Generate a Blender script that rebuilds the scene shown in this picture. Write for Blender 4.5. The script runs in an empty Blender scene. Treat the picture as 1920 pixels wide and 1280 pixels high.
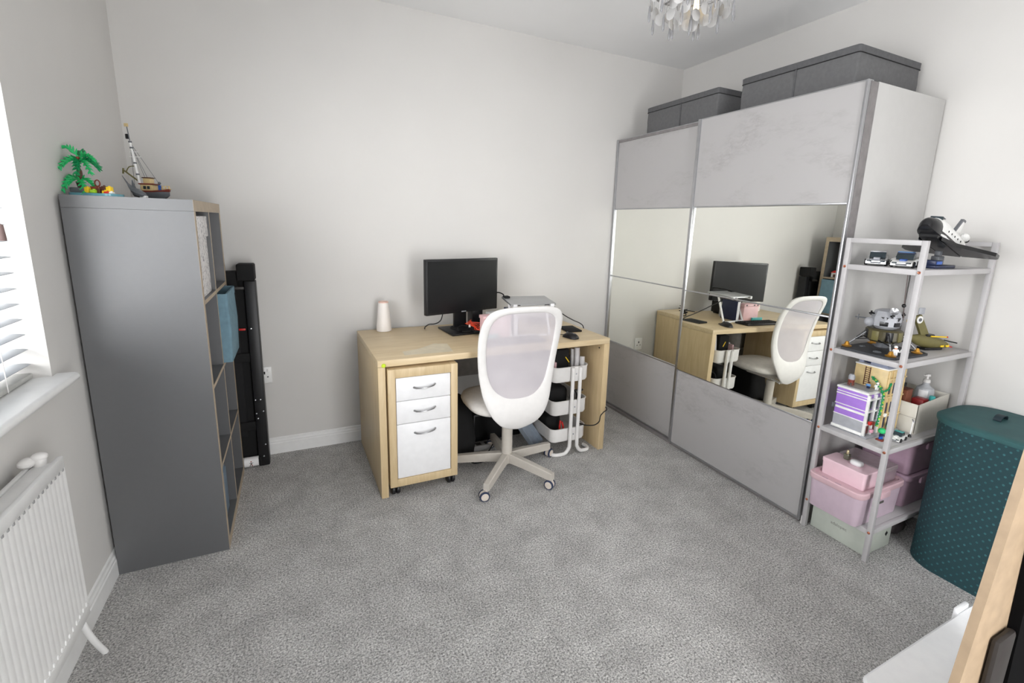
import bpy, bmesh, math, random
from mathutils import Vector, Matrix
random.seed(7)
S = bpy.context.scene
COL = S.collection
PI = math.pi

# ------------------------------------------------------------------ camera, world, exposure
cam = bpy.data.cameras.new('camera')
cam_ob = bpy.data.objects.new('camera', cam)
COL.objects.link(cam_ob)
cam.sensor_fit = 'HORIZONTAL'
cam.sensor_width = 36.0
cam.lens = 36.0 * 886.53 / 1920
cam.shift_x = -33.0 / 1920
cam.shift_y = -40.64 / 1920
cam.clip_start = 0.02
X = Vector((0.89745776, -0.43999213, 0.03124881))
Y = Vector((0.0595474, 0.19104439, 0.97977352))
Z = Vector((-0.43706255, -0.87744457, 0.19765465))
R = Matrix((X, Y, Z)).transposed().to_4x4()
cam_ob.matrix_world = Matrix.Translation((0.7195, -3.0717, 1.4197)) @ R
S.camera = cam_ob

S.view_settings.view_transform = 'Standard'
S.view_settings.look = 'None'
S.view_settings.gamma = 1.0
S.view_settings.use_curve_mapping = False
S.view_settings.exposure = 0.28

world = bpy.data.worlds.new('world')
S.world = world
world.use_nodes = True
bg = world.node_tree.nodes['Background']
bg.inputs[0].default_value = (0.985, 0.99, 1.0, 1)     # overcast daylight
bg.inputs[1].default_value = 11.0


def portal(name, loc, rot, sx, sy):
    d = bpy.data.lights.new(name, 'AREA')
    d.shape = 'RECTANGLE'
    d.size = sx
    d.size_y = sy
    d.cycles.is_portal = True
    o = bpy.data.objects.new(name, d)
    o.location = loc
    o.rotation_euler = rot
    COL.objects.link(o)


portal('window_portal', (-0.31, -2.18, 1.525), (0, -PI / 2, 0), 1.26, 2.14)
portal('rear_fill_portal', (1.65, -4.51, 1.0), (PI / 2, 0, 0), 0.8, 2.0)  # samples daylight through an unseen rear opening added for frontal fill

# ------------------------------------------------------------------ materials


def lin(c):
    c = c / 255.0
    return c / 12.92 if c <= 0.04045 else ((c + 0.055) / 1.055) ** 2.4


def rgb(c):
    return (lin(c[0]), lin(c[1]), lin(c[2]), 1.0)


def nt(m):
    t = m.node_tree
    return t, t.nodes['Principled BSDF']


def N(t, typ, **kw):
    n = t.nodes.new(typ)
    for k, v in kw.items():
        if k.startswith('_'):
            setattr(n, k[1:], v)
        else:
            n.inputs[k].default_value = v
    return n


CACHE = {}


def mat(name, c, rough=0.5, metal=0.0, var=0.05, scale=30.0, bump=0.0, bscale=200.0, trans=0.0, ior=1.45,
        stretch=(1, 1, 1), coat=0.0, spec=None, alpha=1.0):
    """plain finish with a little procedural tone variation"""
    if name in CACHE:
        return CACHE[name]
    m = bpy.data.materials.new(name)
    m.use_nodes = True
    t, b = nt(m)
    tc = N(t, 'ShaderNodeTexCoord')
    mp = N(t, 'ShaderNodeMapping')
    mp.inputs['Scale'].default_value = stretch
    t.links.new(tc.outputs['Object'], mp.inputs[0])
    no = N(t, 'ShaderNodeTexNoise', Scale=scale, Detail=4.0)
    t.links.new(mp.outputs[0], no.inputs['Vector'])
    r = N(t, 'ShaderNodeValToRGB')
    a, d = rgb([max(0, x * (1 - var)) for x in c]), rgb([min(255, x * (1 + var)) for x in c])
    r.color_ramp.elements[0].position = 0.3
    r.color_ramp.elements[1].position = 0.7
    r.color_ramp.elements[0].color = a
    r.color_ramp.elements[1].color = d
    t.links.new(no.outputs['Fac'], r.inputs[0])
    t.links.new(r.outputs[0], b.inputs['Base Color'])
    b.inputs['Roughness'].default_value = rough
    b.inputs['Metallic'].default_value = metal
    b.inputs['Transmission Weight'].default_value = trans
    b.inputs['IOR'].default_value = ior
    b.inputs['Coat Weight'].default_value = coat
    b.inputs['Alpha'].default_value = alpha
    if spec is not None:
        b.inputs['Specular IOR Level'].default_value = spec
    if bump:
        n2 = N(t, 'ShaderNodeTexNoise', Scale=bscale, Detail=3.0)
        t.links.new(mp.outputs[0], n2.inputs['Vector'])
        bp = N(t, 'ShaderNodeBump', Strength=bump, Distance=0.002)
        t.links.new(n2.outputs['Fac'], bp.inputs['Height'])
        t.links.new(bp.outputs[0], b.inputs['Normal'])
    CACHE[name] = m
    return m


def emit(name, c, s):
    m = bpy.data.materials.new(name)
    m.use_nodes = True
    t, b = nt(m)
    b.inputs['Base Color'].default_value = rgb(c)
    b.inputs['Emission Color'].default_value = rgb(c)
    b.inputs['Emission Strength'].default_value = s
    return m


def carpet_mat():
    m = bpy.data.materials.new('carpet')
    m.use_nodes = True
    t, b = nt(m)
    tc = N(t, 'ShaderNodeTexCoord')
    n1 = N(t, 'ShaderNodeTexNoise', Scale=150.0, Detail=5.0, Roughness=0.8)
    n2 = N(t, 'ShaderNodeTexNoise', Scale=7.0, Detail=6.0, Roughness=0.7, Distortion=0.3)
    n3 = N(t, 'ShaderNodeTexVoronoi', Scale=190.0)
    for n in (n1, n2, n3):
        t.links.new(tc.outputs['Object'], n.inputs['Vector'])
    r1 = N(t, 'ShaderNodeValToRGB')
    e = r1.color_ramp.elements
    e[0].position, e[1].position = 0.37, 0.62
    e[0].color, e[1].color = rgb((96, 95, 95)), rgb((254, 253, 251))
    t.links.new(n1.outputs['Fac'], r1.inputs[0])
    r2 = N(t, 'ShaderNodeValToRGB')
    e = r2.color_ramp.elements
    e[0].position, e[1].position = 0.35, 0.65
    e[0].color, e[1].color = rgb((222, 221, 220)), rgb((254, 253, 252))
    t.links.new(n2.outputs['Fac'], r2.inputs[0])
    mx = N(t, 'ShaderNodeMix', _data_type='RGBA', _blend_type='MULTIPLY')
    mx.inputs[0].default_value = 1.0
    t.links.new(r1.outputs[0], mx.inputs[6])
    t.links.new(r2.outputs[0], mx.inputs[7])
    t.links.new(mx.outputs[2], b.inputs['Base Color'])
    b.inputs['Roughness'].default_value = 0.95
    b.inputs['Specular IOR Level'].default_value = 0.1
    b.inputs['Sheen Weight'].default_value = 0.15
    ad = N(t, 'ShaderNodeMath', _operation='ADD')
    t.links.new(n1.outputs['Fac'], ad.inputs[0])
    t.links.new(n3.outputs['Distance'], ad.inputs[1])
    bp = N(t, 'ShaderNodeBump', Strength=0.7, Distance=0.006)
    t.links.new(ad.outputs[0], bp.inputs['Height'])
    t.links.new(bp.outputs[0], b.inputs['Normal'])
    return m


def concrete_mat():
    m = bpy.data.materials.new('concrete_print')
    m.use_nodes = True
    t, b = nt(m)
    tc = N(t, 'ShaderNodeTexCoord')
    mp = N(t, 'ShaderNodeMapping')
    mp.inputs['Scale'].default_value = (1, 0.7, 1.6)
    t.links.new(tc.outputs['Object'], mp.inputs[0])
    n1 = N(t, 'ShaderNodeTexNoise', Scale=2.6, Detail=5.0, Roughness=0.6, Distortion=0.3)
    n2 = N(t, 'ShaderNodeTexNoise', Scale=26.0, Detail=6.0, Roughness=0.75, Distortion=0.6)
    for n in (n1, n2):
        t.links.new(mp.outputs[0], n.inputs['Vector'])
    a = N(t, 'ShaderNodeValToRGB')
    a.color_ramp.elements[0].position, a.color_ramp.elements[1].position = 0.52, 0.75
    t.links.new(n1.outputs['Fac'], a.inputs[0])
    c = N(t, 'ShaderNodeValToRGB')
    c.color_ramp.elements[0].position, c.color_ramp.elements[1].position = 0.4, 0.62
    t.links.new(n2.outputs['Fac'], c.inputs[0])
    mu = N(t, 'ShaderNodeMath', _operation='MULTIPLY')
    t.links.new(a.outputs[0], mu.inputs[0])
    t.links.new(c.outputs[0], mu.inputs[1])
    mx = N(t, 'ShaderNodeMix', _data_type='RGBA')
    t.links.new(mu.outputs[0], mx.inputs[0])
    mx.inputs[6].default_value = rgb((175, 173, 173))
    mx.inputs[7].default_value = rgb((146, 142, 141))
    t.links.new(mx.outputs[2], b.inputs['Base Color'])
    b.inputs['Roughness'].default_value = 0.45
    return m


def wood_mat(name, c1, c2, sx=(1.2, 14, 14), rough=0.42):
    m = bpy.data.materials.new(name)
    m.use_nodes = True
    t, b = nt(m)
    tc = N(t, 'ShaderNodeTexCoord')
    mp = N(t, 'ShaderNodeMapping')
    mp.inputs['Scale'].default_value = sx
    t.links.new(tc.outputs['Object'], mp.inputs[0])
    n1 = N(t, 'ShaderNodeTexNoise', Scale=3.2, Detail=6.0, Roughness=0.6, Distortion=0.9)
    t.links.new(mp.outputs[0], n1.inputs['Vector'])
    r = N(t, 'ShaderNodeValToRGB')
    e = r.color_ramp.elements
    e[0].position, e[1].position = 0.3, 0.72
    e[0].color, e[1].color = rgb(c1), rgb(c2)
    t.links.new(n1.outputs['Fac'], r.inputs[0])
    t.links.new(r.outputs[0], b.inputs['Base Color'])
    b.inputs['Roughness'].default_value = rough
    return m


def dotted_mat():
    m = bpy.data.materials.new('dotted_green_cloth')
    m.use_nodes = True
    t, b = nt(m)
    uv = N(t, 'ShaderNodeUVMap', _uv_map='UVMap')
    outs = []
    for off in ((0, 0, 0), (0.5, 0.5, 0)):
        mp = N(t, 'ShaderNodeMapping')
        mp.inputs['Scale'].default_value = (1 / 0.034, 1 / 0.034, 1)
        mp.inputs['Location'].default_value = off
        t.links.new(uv.outputs[0], mp.inputs[0])
        fr = N(t, 'ShaderNodeVectorMath', _operation='FRACTION')
        t.links.new(mp.outputs[0], fr.inputs[0])
        ds = N(t, 'ShaderNodeVectorMath', _operation='DISTANCE')
        ds.inputs[1].default_value = (0.5, 0.5, 0)
        t.links.new(fr.outputs[0], ds.inputs[0])
        lt = N(t, 'ShaderNodeMath', _operation='LESS_THAN')
        lt.inputs[1].default_value = 0.12
        t.links.new(ds.outputs['Value'], lt.inputs[0])
        outs.append(lt)
    mxm = N(t, 'ShaderNodeMath', _operation='MAXIMUM')
    t.links.new(outs[0].outputs[0], mxm.inputs[0])
    t.links.new(outs[1].outputs[0], mxm.inputs[1])
    no = N(t, 'ShaderNodeTexNoise', Scale=25.0)
    t.links.new(uv.outputs[0], no.inputs['Vector'])
    r = N(t, 'ShaderNodeValToRGB')
    r.color_ramp.elements[0].position, r.color_ramp.elements[1].position = 0.35, 0.65
    r.color_ramp.elements[0].color = rgb((30, 82, 84))
    r.color_ramp.elements[1].color = rgb((48, 100, 104))
    t.links.new(no.outputs['Fac'], r.inputs[0])
    mx = N(t, 'ShaderNodeMix', _data_type='RGBA')
    mx.inputs[6].default_value = rgb((24, 58, 64))
    t.links.new(mxm.outputs[0], mx.inputs[0])
    t.links.new(r.outputs[0], mx.inputs[7])
    t.links.new(mx.outputs[2], b.inputs['Base Color'])
    b.inputs['Roughness'].default_value = 0.75
    return m


def floral_mat():
    m = bpy.data.materials.new('floral_paper')
    m.use_nodes = True
    t, b = nt(m)
    tc = N(t, 'ShaderNodeTexCoord')
    mp = N(t, 'ShaderNodeMapping')
    mp.inputs['Scale'].default_value = (1, 1, 0.6)
    t.links.new(tc.outputs['Object'], mp.inputs[0])
    n1 = N(t, 'ShaderNodeTexNoise', Scale=55.0, Detail=3.0, Distortion=2.0)
    t.links.new(mp.outputs[0], n1.inputs['Vector'])
    r = N(t, 'ShaderNodeValToRGB')
    e = r.color_ramp.elements
    e[0].position, e[1].position = 0.36, 0.46
    e[0].color, e[1].color = rgb((96, 92, 104)), rgb((226, 224, 224))
    t.links.new(n1.outputs['Fac'], r.inputs[0])
    t.links.new(r.outputs[0], b.inputs['Base Color'])
    b.inputs['Roughness'].default_value = 0.6
    return m


def mesh_cloth_mat():
    """woven see-through net"""
    m = bpy.data.materials.new('chair_net')
    m.use_nodes = True
    t, b = nt(m)
    tc = N(t, 'ShaderNodeTexCoord')
    w = N(t, 'ShaderNodeTexNoise', Scale=8.0, Detail=2.0)
    t.links.new(tc.outputs['Object'], w.inputs['Vector'])
    r = N(t, 'ShaderNodeValToRGB')
    r.color_ramp.elements[0].color = rgb((206, 200, 206))
    r.color_ramp.elements[1].color = rgb((222, 217, 221))
    t.links.new(w.outputs['Fac'], r.inputs[0])
    t.links.new(r.outputs[0], b.inputs['Base Color'])
    b.inputs['Roughness'].default_value = 0.8
    b.inputs['Alpha'].default_value = 0.74
    return m


def pane_mat():
    """thin window glass: lets light straight through, with a faint reflection"""
    m = bpy.data.materials.new('window_glass')
    m.use_nodes = True
    t = m.node_tree
    t.nodes.remove(t.nodes['Principled BSDF'])
    out = t.nodes['Material Output']
    tr = N(t, 'ShaderNodeBsdfTransparent')
    gl = N(t, 'ShaderNodeBsdfGlossy', Roughness=0.02)
    mx = N(t, 'ShaderNodeMixShader')
    mx.inputs[0].default_value = 0.05
    t.links.new(tr.outputs[0], mx.inputs[1])
    t.links.new(gl.outputs[0], mx.inputs[2])
    t.links.new(mx.outputs[0], out.inputs['Surface'])
    return m


def mirror_mat():
    m = bpy.data.materials.new('mirror_glass')
    m.use_nodes = True
    t, b = nt(m)
    tc = N(t, 'ShaderNodeTexCoord')
    no = N(t, 'ShaderNodeTexNoise', Scale=3.0)
    t.links.new(tc.outputs['Object'], no.inputs['Vector'])
    r = N(t, 'ShaderNodeValToRGB')
    r.color_ramp.elements[0].color = rgb((250, 251, 244))
    r.color_ramp.elements[1].color = rgb((251, 252, 245))
    t.links.new(no.outputs['Fac'], r.inputs[0])
    t.links.new(r.outputs[0], b.inputs['Base Color'])
    b.inputs['Metallic'].default_value = 1.0
    b.inputs['Roughness'].default_value = 0.0
    return m


M_WALL = mat('wall_paint', (214, 212, 209), 0.85, var=0.006, scale=3, bump=0.08, bscale=90)
M_CEIL = mat('ceiling_paint', (242, 242, 242), 0.9, var=0.005, scale=3)
M_TRIM = mat('white_gloss_paint', (236, 236, 235), 0.3, var=0.01)
M_CARPET = carpet_mat()
M_GREY = mat('grey_foil', (86, 87, 89), 0.40, var=0.01, scale=60, ior=1.92)
M_TANEDGE = mat('tan_edge_band', (176, 160, 138), 0.5, var=0.04, scale=40)
M_BIRCH = wood_mat('birch_veneer', (205, 182, 143), (222, 202, 166))
M_BIRCHV = wood_mat('birch_veneer_upright', (199, 175, 134), (216, 194, 155), (14, 14, 1.2))
M_WHITE = mat('white_lacquer', (240, 240, 241), 0.35, var=0.01)
M_CHROME = mat('brushed_steel', (176, 176, 178), 0.28, 1.0, var=0.03)
M_ALU = mat('satin_aluminium', (186, 187, 190), 0.35, 1.0, var=0.02)
M_DGAP = mat('gap_shade_and_track_grey', (128, 124, 124), 0.6)  # colours the door tracks and the painted shade of the door gap
M_CONC = concrete_mat()
M_MIRROR = mirror_mat()
M_PANE = pane_mat()
M_WPANEL = mat('white_melamine', (192, 191, 189), 0.5, var=0.006)
M_SKUBB = mat('charcoal_cloth', (98, 98, 99), 0.85, var=0.04, scale=60, bump=0.25, bscale=40)
M_SKUBBL = mat('charcoal_cloth_lid', (88, 88, 90), 0.8, var=0.05, scale=60, bump=0.3, bscale=40)
M_FRAME = mat('pale_grey_metal', (186, 184, 185), 0.45, var=0.01)
M_COPPER = mat('copper_screw', (196, 126, 100), 0.3, 0.9)
M_BLACK = mat('black_plastic', (24, 24, 26), 0.42, var=0.08)
M_SCREEN = mat('screen_black', (16, 17, 19), 0.32, var=0.02)
M_RUBBER = mat('black_rubber', (20, 20, 22), 0.8)
M_MATTE = mat('matt_black', (17, 17, 18), 0.85)
M_PLW = mat('white_plastic', (228, 226, 224), 0.42, var=0.01)
M_SEAT = mat('cream_seat_cloth', (226, 222, 217), 0.85, var=0.03, bump=0.15, bscale=300)
M_BEIGE = mat('beige_grey_steel', (193, 187, 178), 0.45, var=0.015)
M_CASTW = mat('cream_caster', (212, 202, 190), 0.5)
M_NAVY = mat('navy_tyre', (48, 58, 84), 0.6)
M_NET = mesh_cloth_mat()
M_ROSE = mat('rose_gold', (232, 196, 182), 0.35, 0.2)
M_SILVER = mat('laptop_silver', (186, 187, 188), 0.4, 0.75, var=0.01)
M_PINK = mat('pink_card', (236, 196, 198), 0.55, var=0.02)
M_RED = mat('red_plastic', (190, 34, 30), 0.45)
M_ORANGE = mat('orange_red_cable', (232, 74, 40), 0.45)
M_BLUEBIN = mat('blue_cloth', (112, 143, 158), 0.85, var=0.05, bump=0.2, bscale=150)
M_FLORAL = floral_mat()
M_TUB = mat('pink_tub', (204, 184, 198), 0.38, var=0.015, coat=0.1)
M_TUBLID = mat('pink_lid', (218, 184, 192), 0.35, var=0.015, coat=0.2)
M_MAUVE = mat('mauve_tub', (178, 150, 168), 0.4, var=0.02)
M_SAGE = mat('sage_box', (196, 202, 192), 0.55, var=0.015)
M_INK = mat('dark_ink', (92, 90, 86), 0.7)
M_GREEN = mat('dark_green_lid', (46, 86, 88), 0.65, var=0.05, scale=12)
M_DOT = dotted_mat()
M_STRAP = mat('dark_strap', (26, 44, 52), 0.6)
M_MDF = mat('beige_board', (168, 146, 120), 0.6, var=0.04, scale=25)
M_TAB = mat('dark_grey_handle', (48, 44, 42), 0.5)
M_CLEARW = mat('milky_plastic', (250, 251, 253), 0.28, var=0.01, coat=0.3)
M_GLASS = mat('clear_glass', (250, 250, 250), 0.03, trans=1.0, var=0.0)
M_SHELL = mat('capiz_shell', (206, 205, 204), 0.5, var=0.03, trans=0.2)
M_DROP = mat('smoky_crystal', (172, 172, 175), 0.2, trans=0.5, var=0.03)
M_BULB = emit('lit_bulb', (255, 222, 160), 3.0)
# toy bricks
T_GREEN = mat('toy_green', (48, 190, 112), 0.3)
T_DGREEN = mat('toy_dark_green', (24, 140, 84), 0.3)
T_BROWN = mat('toy_brown', (84, 48, 34), 0.35)
T_RBROWN = mat('toy_red_brown', (124, 56, 44), 0.35)
T_TAN = mat('toy_tan', (212, 188, 138), 0.35)
T_YEL = mat('toy_yellow', (238, 200, 40), 0.3)
T_RED = mat('toy_red', (206, 40, 34), 0.3)
T_WHITE = mat('toy_white', (236, 236, 234), 0.3)
T_BLACK = mat('toy_black', (26, 26, 28), 0.25)
T_DGREY = mat('toy_dark_grey', (98, 101, 106), 0.35)
T_LGREY = mat('toy_light_grey', (166, 168, 174), 0.35)
T_BLUE = mat('toy_blue', (44, 92, 178), 0.3)
T_DBLUE = mat('toy_dark_blue', (34, 44, 76), 0.3)
T_AQUA = mat('toy_clear_aqua', (130, 200, 216), 0.15, trans=0.3)
T_LIME = mat('toy_lime', (166, 212, 52), 0.3)
T_PURP = mat('toy_purple', (166, 124, 214), 0.3, var=0.02)
T_OLIVE = mat('toy_olive', (110, 104, 62), 0.4)
T_GOLD = mat('toy_gold', (204, 150, 62), 0.3, 0.7)
T_SIL = mat('toy_silver', (196, 198, 202), 0.22, 0.85)
T_TEAL = mat('toy_teal', (70, 170, 168), 0.3)
T_ORANGE = mat('toy_orange', (236, 128, 60), 0.3)
T_PINK = mat('toy_pink', (232, 170, 190), 0.3)
T_GLASS = mat('toy_smoked_glass', (40, 52, 58), 0.08)

# ------------------------------------------------------------------ mesh builder
ROOTM = {}


class MB:
    def __init__(self):
        self.v, self.f, self.m = [], [], []

    def add(self, vs, fs, mi=0, M=None):
        o = len(self.v)
        for p in vs:
            p = Vector(p)
            self.v.append(tuple(M @ p) if M is not None else tuple(p))
        for q in fs:
            self.f.append([i + o for i in q])
            self.m.append(mi)
        return self

    def bm(self, b, mi=0, M=None):
        b.verts.index_update()
        self.add([v.co for v in b.verts], [[v.index for v in f.verts] for f in b.faces], mi, M)
        b.free()
        return self

    def box(self, x0, x1, y0, y1, z0, z1, bev=0.0, mi=0, M=None, seg=2):
        b = bmesh.new()
        bmesh.ops.create_cube(b, size=1)
        for v in b.verts:
            v.co = Vector(((x0 + x1) / 2 + v.co.x * (x1 - x0), (y0 + y1) / 2 + v.co.y * (y1 - y0),
                           (z0 + z1) / 2 + v.co.z * (z1 - z0)))
        if bev:
            bmesh.ops.bevel(b, geom=b.edges[:], offset=min(bev, 0.49 * min(abs(x1 - x0), abs(y1 - y0), abs(z1 - z0))),
                            segments=seg, profile=0.5, affect='EDGES')
        return self.bm(b, mi, M)

    def tube(self, pts, r, n=8, mi=0, closed=False, M=None):
        pts = [Vector(p) for p in pts]
        k = len(pts)
        rr = r if isinstance(r, (list, tuple)) else [r] * k
        tang = []
        for i in range(k):
            a = pts[i - 1] if (i > 0 or closed) else pts[i]
            c = pts[(i + 1) % k] if (i < k - 1 or closed) else pts[i]
            d = (c - a)
            tang.append(d.normalized() if d.length > 1e-9 else Vector((0, 0, 1)))
        u = tang[0].orthogonal().normalized()
        vs, fs = [], []
        for i in range(k):
            u = (u - tang[i] * u.dot(tang[i]))
            u = u.normalized() if u.length > 1e-6 else tang[i].orthogonal().normalized()
            w = tang[i].cross(u)
            for j in range(n):
                a = 2 * PI * j / n
                vs.append(pts[i] + (u * math.cos(a) + w * math.sin(a)) * rr[i])
        for i in range(k if closed else k - 1):
            for j in range(n):
                a, b2 = i * n + j, i * n + (j + 1) % n
                c, d = ((i + 1) % k) * n + (j + 1) % n, ((i + 1) % k) * n + j
                fs.append([a, b2, c, d])
        if not closed:
            fs.append(list(range(n))[::-1])
            fs.append([(k - 1) * n + j for j in range(n)])
        return self.add(vs, fs, mi, M)

    def cyl(self, p0, p1, r0, r1=None, n=20, mi=0, M=None):
        return self.tube([p0, p1], [r0, r0 if r1 is None else r1], n, mi, M=M)

    def lathe(self, prof, c=(0, 0, 0), n=28, mi=0, M=None, ax='z', cap=True):
        vs, fs = [], []
        for (r, z) in prof:
            for j in range(n):
                a = 2 * PI * j / n
                p = (r * math.cos(a), r * math.sin(a), z)
                if ax == 'x':
                    p = (p[2], p[0], p[1])
                if ax == 'y':
                    p = (p[1], p[2], p[0])
                vs.append((p[0] + c[0], p[1] + c[1], p[2] + c[2]))
        for i in range(len(prof) - 1):
            for j in range(n):
                fs.append([i * n + j, i * n + (j + 1) % n, (i + 1) * n + (j + 1) % n, (i + 1) * n + j])
        if cap and prof[0][0] > 1e-6:
            fs.append(list(range(n))[::-1])
        if cap and prof[-1][0] > 1e-6:
            fs.append([(len(prof) - 1) * n + j for j in range(n)])
        return self.add(vs, fs, mi, M)

    def ball(self, c, r, mi=0, n=14, sc=(1, 1, 1), M=None):
        b = bmesh.new()
        bmesh.ops.create_uvsphere(b, u_segments=n, v_segments=max(6, n // 2), radius=r)
        for v in b.verts:
            v.co = Vector((v.co.x * sc[0] + c[0], v.co.y * sc[1] + c[1], v.co.z * sc[2] + c[2]))
        return self.bm(b, mi, M)

    def prism(self, poly, a0, a1, ax='y', mi=0, M=None):
        """polygon of (u, w) pairs pushed along an axis"""
        def P(u, w, a):
            return {'y': (u, a, w), 'x': (a, u, w), 'z': (u, w, a)}[ax]
        k = len(poly)
        vs = [P(u, w, a0) for u, w in poly] + [P(u, w, a1) for u, w in poly]
        fs = [list(range(k))[::-1], list(range(k, 2 * k))]
        for i in range(k):
            j = (i + 1) % k
            fs.append([i, j, k + j, k + i])
        return self.add(vs, fs, mi, M)

    def loft(self, rings, mi=0, cap0=True, cap1=True, M=None, closed=True):
        n = len(rings[0])
        vs = [p for r in rings for p in r]
        fs = []
        for i in range(len(rings) - 1):
            for j in range(n if closed else n - 1):
                fs.append([i * n + j, i * n + (j + 1) % n, (i + 1) * n + (j + 1) % n, (i + 1) * n + j])
        if cap0:
            fs.append(list(range(n))[::-1])
        if cap1:
            fs.append([(len(rings) - 1) * n + j for j in range(n)])
        return self.add(vs, fs, mi, M)

    def build(self, name, mats, parent=None, world=True, smooth=35, recalc=True):
        me = bpy.data.meshes.new(name)
        vs = self.v
        if parent is not None and world:
            inv = ROOTM[parent.name].inverted()
            vs = [tuple(inv @ Vector(p)) for p in vs]
        me.from_pydata(vs, [], self.f)
        if not isinstance(mats, (list, tuple)):
            mats = [mats]
        for m in mats:
            me.materials.append(m)
        me.polygons.foreach_set('material_index', self.m)
        if recalc:
            b = bmesh.new()
            b.from_mesh(me)
            bmesh.ops.recalc_face_normals(b, faces=b.faces[:])
            b.to_mesh(me)
            b.free()
        me.polygons.foreach_set('use_smooth', [True] * len(me.polygons))
        me.set_sharp_from_angle(angle=math.radians(smooth))
        me.update()
        o = bpy.data.objects.new(name, me)
        COL.objects.link(o)
        if parent is not None:
            o.parent = parent
            ROOTM[o.name] = ROOTM[parent.name]
        else:
            ROOTM[o.name] = Matrix.Identity(4)
        return o


def tag(o, label, cat, group=None):
    o['label'] = label
    o['category'] = cat
    if group:
        o['group'] = group
    return o


def thing(name, label, cat, loc, rz=0.0, group=None):
    o = bpy.data.objects.new(name, None)
    o.empty_display_size = 0.05
    COL.objects.link(o)
    o.location = loc
    o.rotation_euler = (0, 0, rz)
    ROOTM[o.name] = Matrix.Translation(loc) @ Matrix.Rotation(rz, 4, 'Z')
    return tag(o, label, cat, group)


def solo(mb, name, mats, label, cat, loc, group=None, smooth=35):
    """a thing that is one mesh, its origin at its base"""
    o = mb.build(name, mats, None, smooth=smooth)
    L = Vector(loc)
    o.data.transform(Matrix.Translation(-L))
    o.location = L
    ROOTM[o.name] = Matrix.Translation(L)
    return tag(o, label, cat, group)


def struct(mb, name, mats, smooth=35):
    o = mb.build(name, mats, None, smooth=smooth)
    o['kind'] = 'structure'
    return o


def dup(root, loc, rz, label, group=None):
    r = root.copy()
    COL.objects.link(r)
    r.location = loc
    r.rotation_euler = (0, 0, rz)
    r['label'] = label
    if group:
        r['group'] = group
    for ch in list(root.children):
        c = ch.copy()
        COL.objects.link(c)
        c.parent = r
        for g in list(ch.children):
            d = g.copy()
            COL.objects.link(d)
            d.parent = c
    return r


def rrect(x0, x1, y0, y1, r, z, seg=6):
    """rounded rectangle ring at height z"""
    out = []
    for cx, cy, a0 in ((x1 - r, y1 - r, 0), (x0 + r, y1 - r, PI / 2), (x0 + r, y0 + r, PI), (x1 - r, y0 + r, 1.5 * PI)):
        for i in range(seg + 1):
            a = a0 + PI / 2 * i / seg
            out.append((cx + r * math.cos(a), cy + r * math.sin(a), z))
    return out


def lerp(a, b, t):
    return a + (b - a) * t


def smooth_path(pts, n=6):
    """Catmull-Rom through points"""
    pts = [Vector(p) for p in pts]
    P = [pts[0]] + pts + [pts[-1]]
    out = []
    for i in range(1, len(P) - 2):
        for k in range(n):
            t = k / n
            a, b, c, d = P[i - 1], P[i], P[i + 1], P[i + 2]
            out.append(0.5 * ((2 * b) + (c - a) * t + (2 * a - 5 * b + 4 * c - d) * t * t + (3 * b - a - 3 * c + d) * t ** 3))
    out.append(pts[-1])
    return out


# ------------------------------------------------------------------ room
RX, H, YR = 3.52, 2.634, -4.4
struct(MB().box(-0.3, RX + 0.1, YR, 0.1, -0.06, 0), 'floor', M_CARPET)
struct(MB().box(-0.3, RX + 0.1, YR, 0.1, H, H + 0.06), 'ceiling', M_CEIL)
struct(MB().box(-0.3, RX + 0.1, 0, 0.1, 0, H), 'wall_back', M_WALL)
struct(MB().box(RX, RX + 0.1, YR, 0, 0, H), 'wall_right', M_WALL)
WY0, WY1, WZ0, WZ1 = -3.25, -1.11, 0.895, 2.15
w = MB()
w.box(-0.3, 0, YR, 0, 0, WZ0)
w.box(-0.3, 0, YR, 0, WZ1, H)
w.box(-0.3, 0, WY1, 0, WZ0, WZ1)
w.box(-0.3, 0, YR, WY0, WZ0, WZ1)
struct(w, 'wall_left', M_WALL)
w = MB()
w.box(0, 1.25, YR - 0.1, YR, 0, H)
w.box(2.05, RX, YR - 0.1, YR, 0, H)
w.box(1.25, 2.05, YR - 0.1, YR, 2.0, H)  # head of the unseen opening, added to let frontal daylight in
struct(w, 'wall_rear', M_WALL)


def base_profile(o):
    return [(0, 0), (0.014, 0), (0.014, 0.066), (0.011, 0.071), (0.011, 0.080), (0.007, 0.086), (0.006, 0.098), (0.0, 0.102)]


struct(MB().prism([(u, z) for u, z in base_profile(0)], YR, 0, 'y'), 'baseboard_left', M_TRIM, 20)
struct(MB().prism([(-u, z) for u, z in base_profile(0)], 0.0, RX, 'x'), 'baseboard_back', M_TRIM, 20)
struct(MB().prism([(RX - u, z) for u, z in base_profile(0)], YR, 0, 'y'), 'baseboard_right', M_TRIM, 20)
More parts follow.
